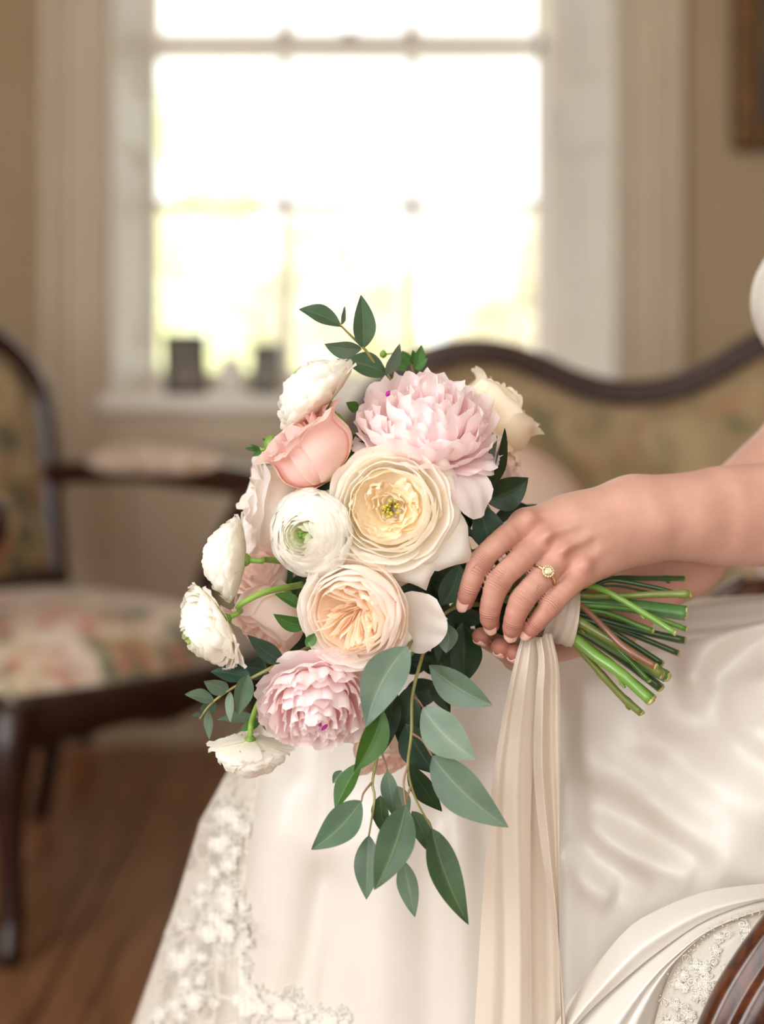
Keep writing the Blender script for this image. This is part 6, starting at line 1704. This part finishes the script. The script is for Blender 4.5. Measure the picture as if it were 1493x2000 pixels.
# ------------------------------------------------------------------ ribbon
def silk():
    m, nt, out = newmat('ribbon_silk')
    b = N(nt, 'ShaderNodeBsdfPrincipled', Roughness=.42); b.inputs['Base Color'].default_value = rgba(lin((226, 215, 200))); b.inputs['Sheen Weight'].default_value = .3
    t = N(nt, 'ShaderNodeBsdfTranslucent'); t.inputs[0].default_value = rgba(lin((224, 212, 195)))
    x = N(nt, 'ShaderNodeBsdfTransparent'); m1 = N(nt, 'ShaderNodeMixShader'); m1.inputs[0].default_value = .22; m2 = N(nt, 'ShaderNodeMixShader'); m2.inputs[0].default_value = .03
    nt.links.new(b.outputs[0], m1.inputs[1]); nt.links.new(t.outputs[0], m1.inputs[2]); nt.links.new(m1.outputs[0], m2.inputs[1]); nt.links.new(x.outputs[0], m2.inputs[2]); nt.links.new(m2.outputs[0], out.inputs[0])
    return m
M_silk = silk()
rib = root('silk_ribbon', P(1085, 1225, 1.06), 'pale cream silk ribbon wrapped round the stems, its two long tails hanging over the skirt', 'ribbon')
# wrap round the bundle
c0, c1 = P(1064, 1187, 1.070), P(1122, 1207, 1.068)
ax = nrm(c1 - c0); n0 = nrm(np.array([0, -1, 0]) - ax * (np.array([0, -1, 0]) @ ax)); b0 = np.cross(ax, n0)
vv = []
gw = np.random.default_rng(2)
for i, t in enumerate(np.linspace(0, 1, 26)):
    for q in np.linspace(0, 2 * PI, 56, endpoint=False):
        r = .0180 + .0016 * t + .0005 * math.sin(3 * q + 7 * t) + .0004 * math.sin(22 * t + 2 * math.sin(q))
        sl = .004 * math.sin(q + .6)
        vv.append(c0 + (c1 - c0) * t + ax * sl + n0 * math.cos(q) * r * 1.05 + b0 * math.sin(q) * r)
mesh('wrap', vv, gridf(26, 56, True), M_silk, rib)
def tail(E1, E2, prof, bulge, name='tail'):
    return ribbon_surface(E1, E2, 0, nsec=32, nlen=90, bulge=bulge, prof=prof, name=name, mat=M_silk, par=rib, sway=.14)
tail([(1018, 1248, 1.040), (1006, 1290, 1.038), (979, 1417, 1.045), (960, 1548, 1.05), (944, 1746, 1.055), (928, 2000, 1.06), (918, 2200, 1.06)],
     [(1048, 1246, 1.040), (1052, 1290, 1.039), (1046, 1421, 1.047), (1038, 1568, 1.052), (1037, 1727, 1.055), (1040, 2000, 1.06), (1040, 2200, 1.06)], [0, .35, .45, .2, .0, .25, .8, .6, -.1], .006)
tail([(1046, 1244, 1.036), (1052, 1290, 1.034), (1046, 1369, 1.040), (1043, 1508, 1.046), (1059, 1667, 1.052), (1079, 1786, 1.056), (1104, 1965, 1.058), (1110, 2200, 1.06)],
     [(1078, 1236, 1.038), (1092, 1300, 1.036), (1095, 1377, 1.042), (1095, 1607, 1.048), (1093, 1780, 1.052), (1094, 1925, 1.054), (1096, 2000, 1.056), (1098, 2200, 1.058)], [0, .8, 1, .4, -.2, .2, 0], .008)
tail([(1030, 1246, 1.046), (1034, 1300, 1.050), (1030, 1417, 1.058), (1028, 1600, 1.064), (1030, 1850, 1.070), (1028, 2200, 1.074)],
     [(1080, 1240, 1.046), (1086, 1300, 1.050), (1086, 1417, 1.058), (1086, 1600, 1.064), (1094, 1850, 1.070), (1108, 2200, 1.074)], [0, -.3, .1, .5, .2, 0], .005, 'inner_tail')

# ------------------------------------------------------------------ the chair she sits on
ch = root('carved_armchair', (.45, 1.235, 0), 'carved dark walnut armchair under the bride, its curved arm at the lower right corner', 'armchair')
grooved = []
for a in np.linspace(0, 2 * PI, 48, endpoint=False):
    k = 1 - .22 * math.exp(-((a - .75) / .17) ** 2) - .22 * math.exp(-((a - 5.45) / .17) ** 2) - .14 * math.exp(-((a - 2.4) / .2) ** 2) - .14 * math.exp(-((a - 3.9) / .2) ** 2)
    grooved.append((math.cos(a) * k * .92, math.sin(a) * k * 1.12))
for sgn_, y0 in ((1, .975), (-1, 1.50)):
    Y = lambda o: y0 + sgn_ * o
    pts = [(.220, Y(.0), .34), (.208, Y(-.004), .38), (.204, Y(-.006), .415), (.214, Y(-.006), .455), (.238, Y(-.002), .497), (.275, Y(.004), .540), (.33, Y(.008), .580), (.42, Y(.006), .615), (.55, Y(.01), .640), (.70, Y(.02), .68)]
    if sgn_ < 0: pts = [(.235, Y(0), .34), (.228, Y(0), .42), (.250, Y(0), .50), (.285, Y(0), .56), (.305, Y(0), .61), (.34, Y(0), .645), (.42, Y(0), .66), (.56, Y(0), .67), (.70, Y(-.02), .70)]
    v, f, _ = tube(pts, [.024, .025, .026, .024, .022, .022, .021, .020, .020, .022], seg=70, prof=grooved, up=(0, -1, 0)); ar = mesh('arm', v, f, M_wood2, ch)
    pp = [(.42, Y(.006), .638), (.48, Y(.008), .652), (.56, Y(.01), .664), (.63, Y(.015), .68)] if sgn_ > 0 else [(.335, Y(0), .672), (.40, Y(0), .686), (.50, Y(0), .694), (.62, Y(0), .704)]
    v, f, _ = tube(pp, [.012, .026, .027, .012], 14, 24); mesh('arm_pad', v, f, M_pad, ar)
v, f = box((.24, .99, .36), (.72, 1.48, .455), .03, 4); mesh('seat_cushion', v, f, M_tap_seat, ch)
v, f = box((.205, .965, .29), (.74, 1.51, .37), .012); mesh('seat_rail', v, f, M_wood2, ch)
for x, y in ((.225, .985), (.225, 1.49), (.71, .985), (.71, 1.49)):
    v, f, _ = tube([(x, y, .32), (x - .012, y, .22), (x, y, .08), (x - .012, y, 0)], [.032, .028, .017, .021], 12, 16); mesh('leg', v, f, M_wood2, ch)
v, f = box((.70, .99, .46), (.76, 1.48, 1.0), .028, 4); mesh('back_cushion', v, f, M_tap_sofa, ch)
v, f, _ = tube([(.735, .965, .35), (.745, .96, .7), (.75, .98, .95), (.75, 1.10, 1.04), (.75, 1.235, 1.07), (.75, 1.37, 1.04), (.75, 1.49, .95), (.745, 1.51, .7), (.735, 1.505, .35)], .022, 12, 80); mesh('back_frame', v, f, M_wood2, ch)
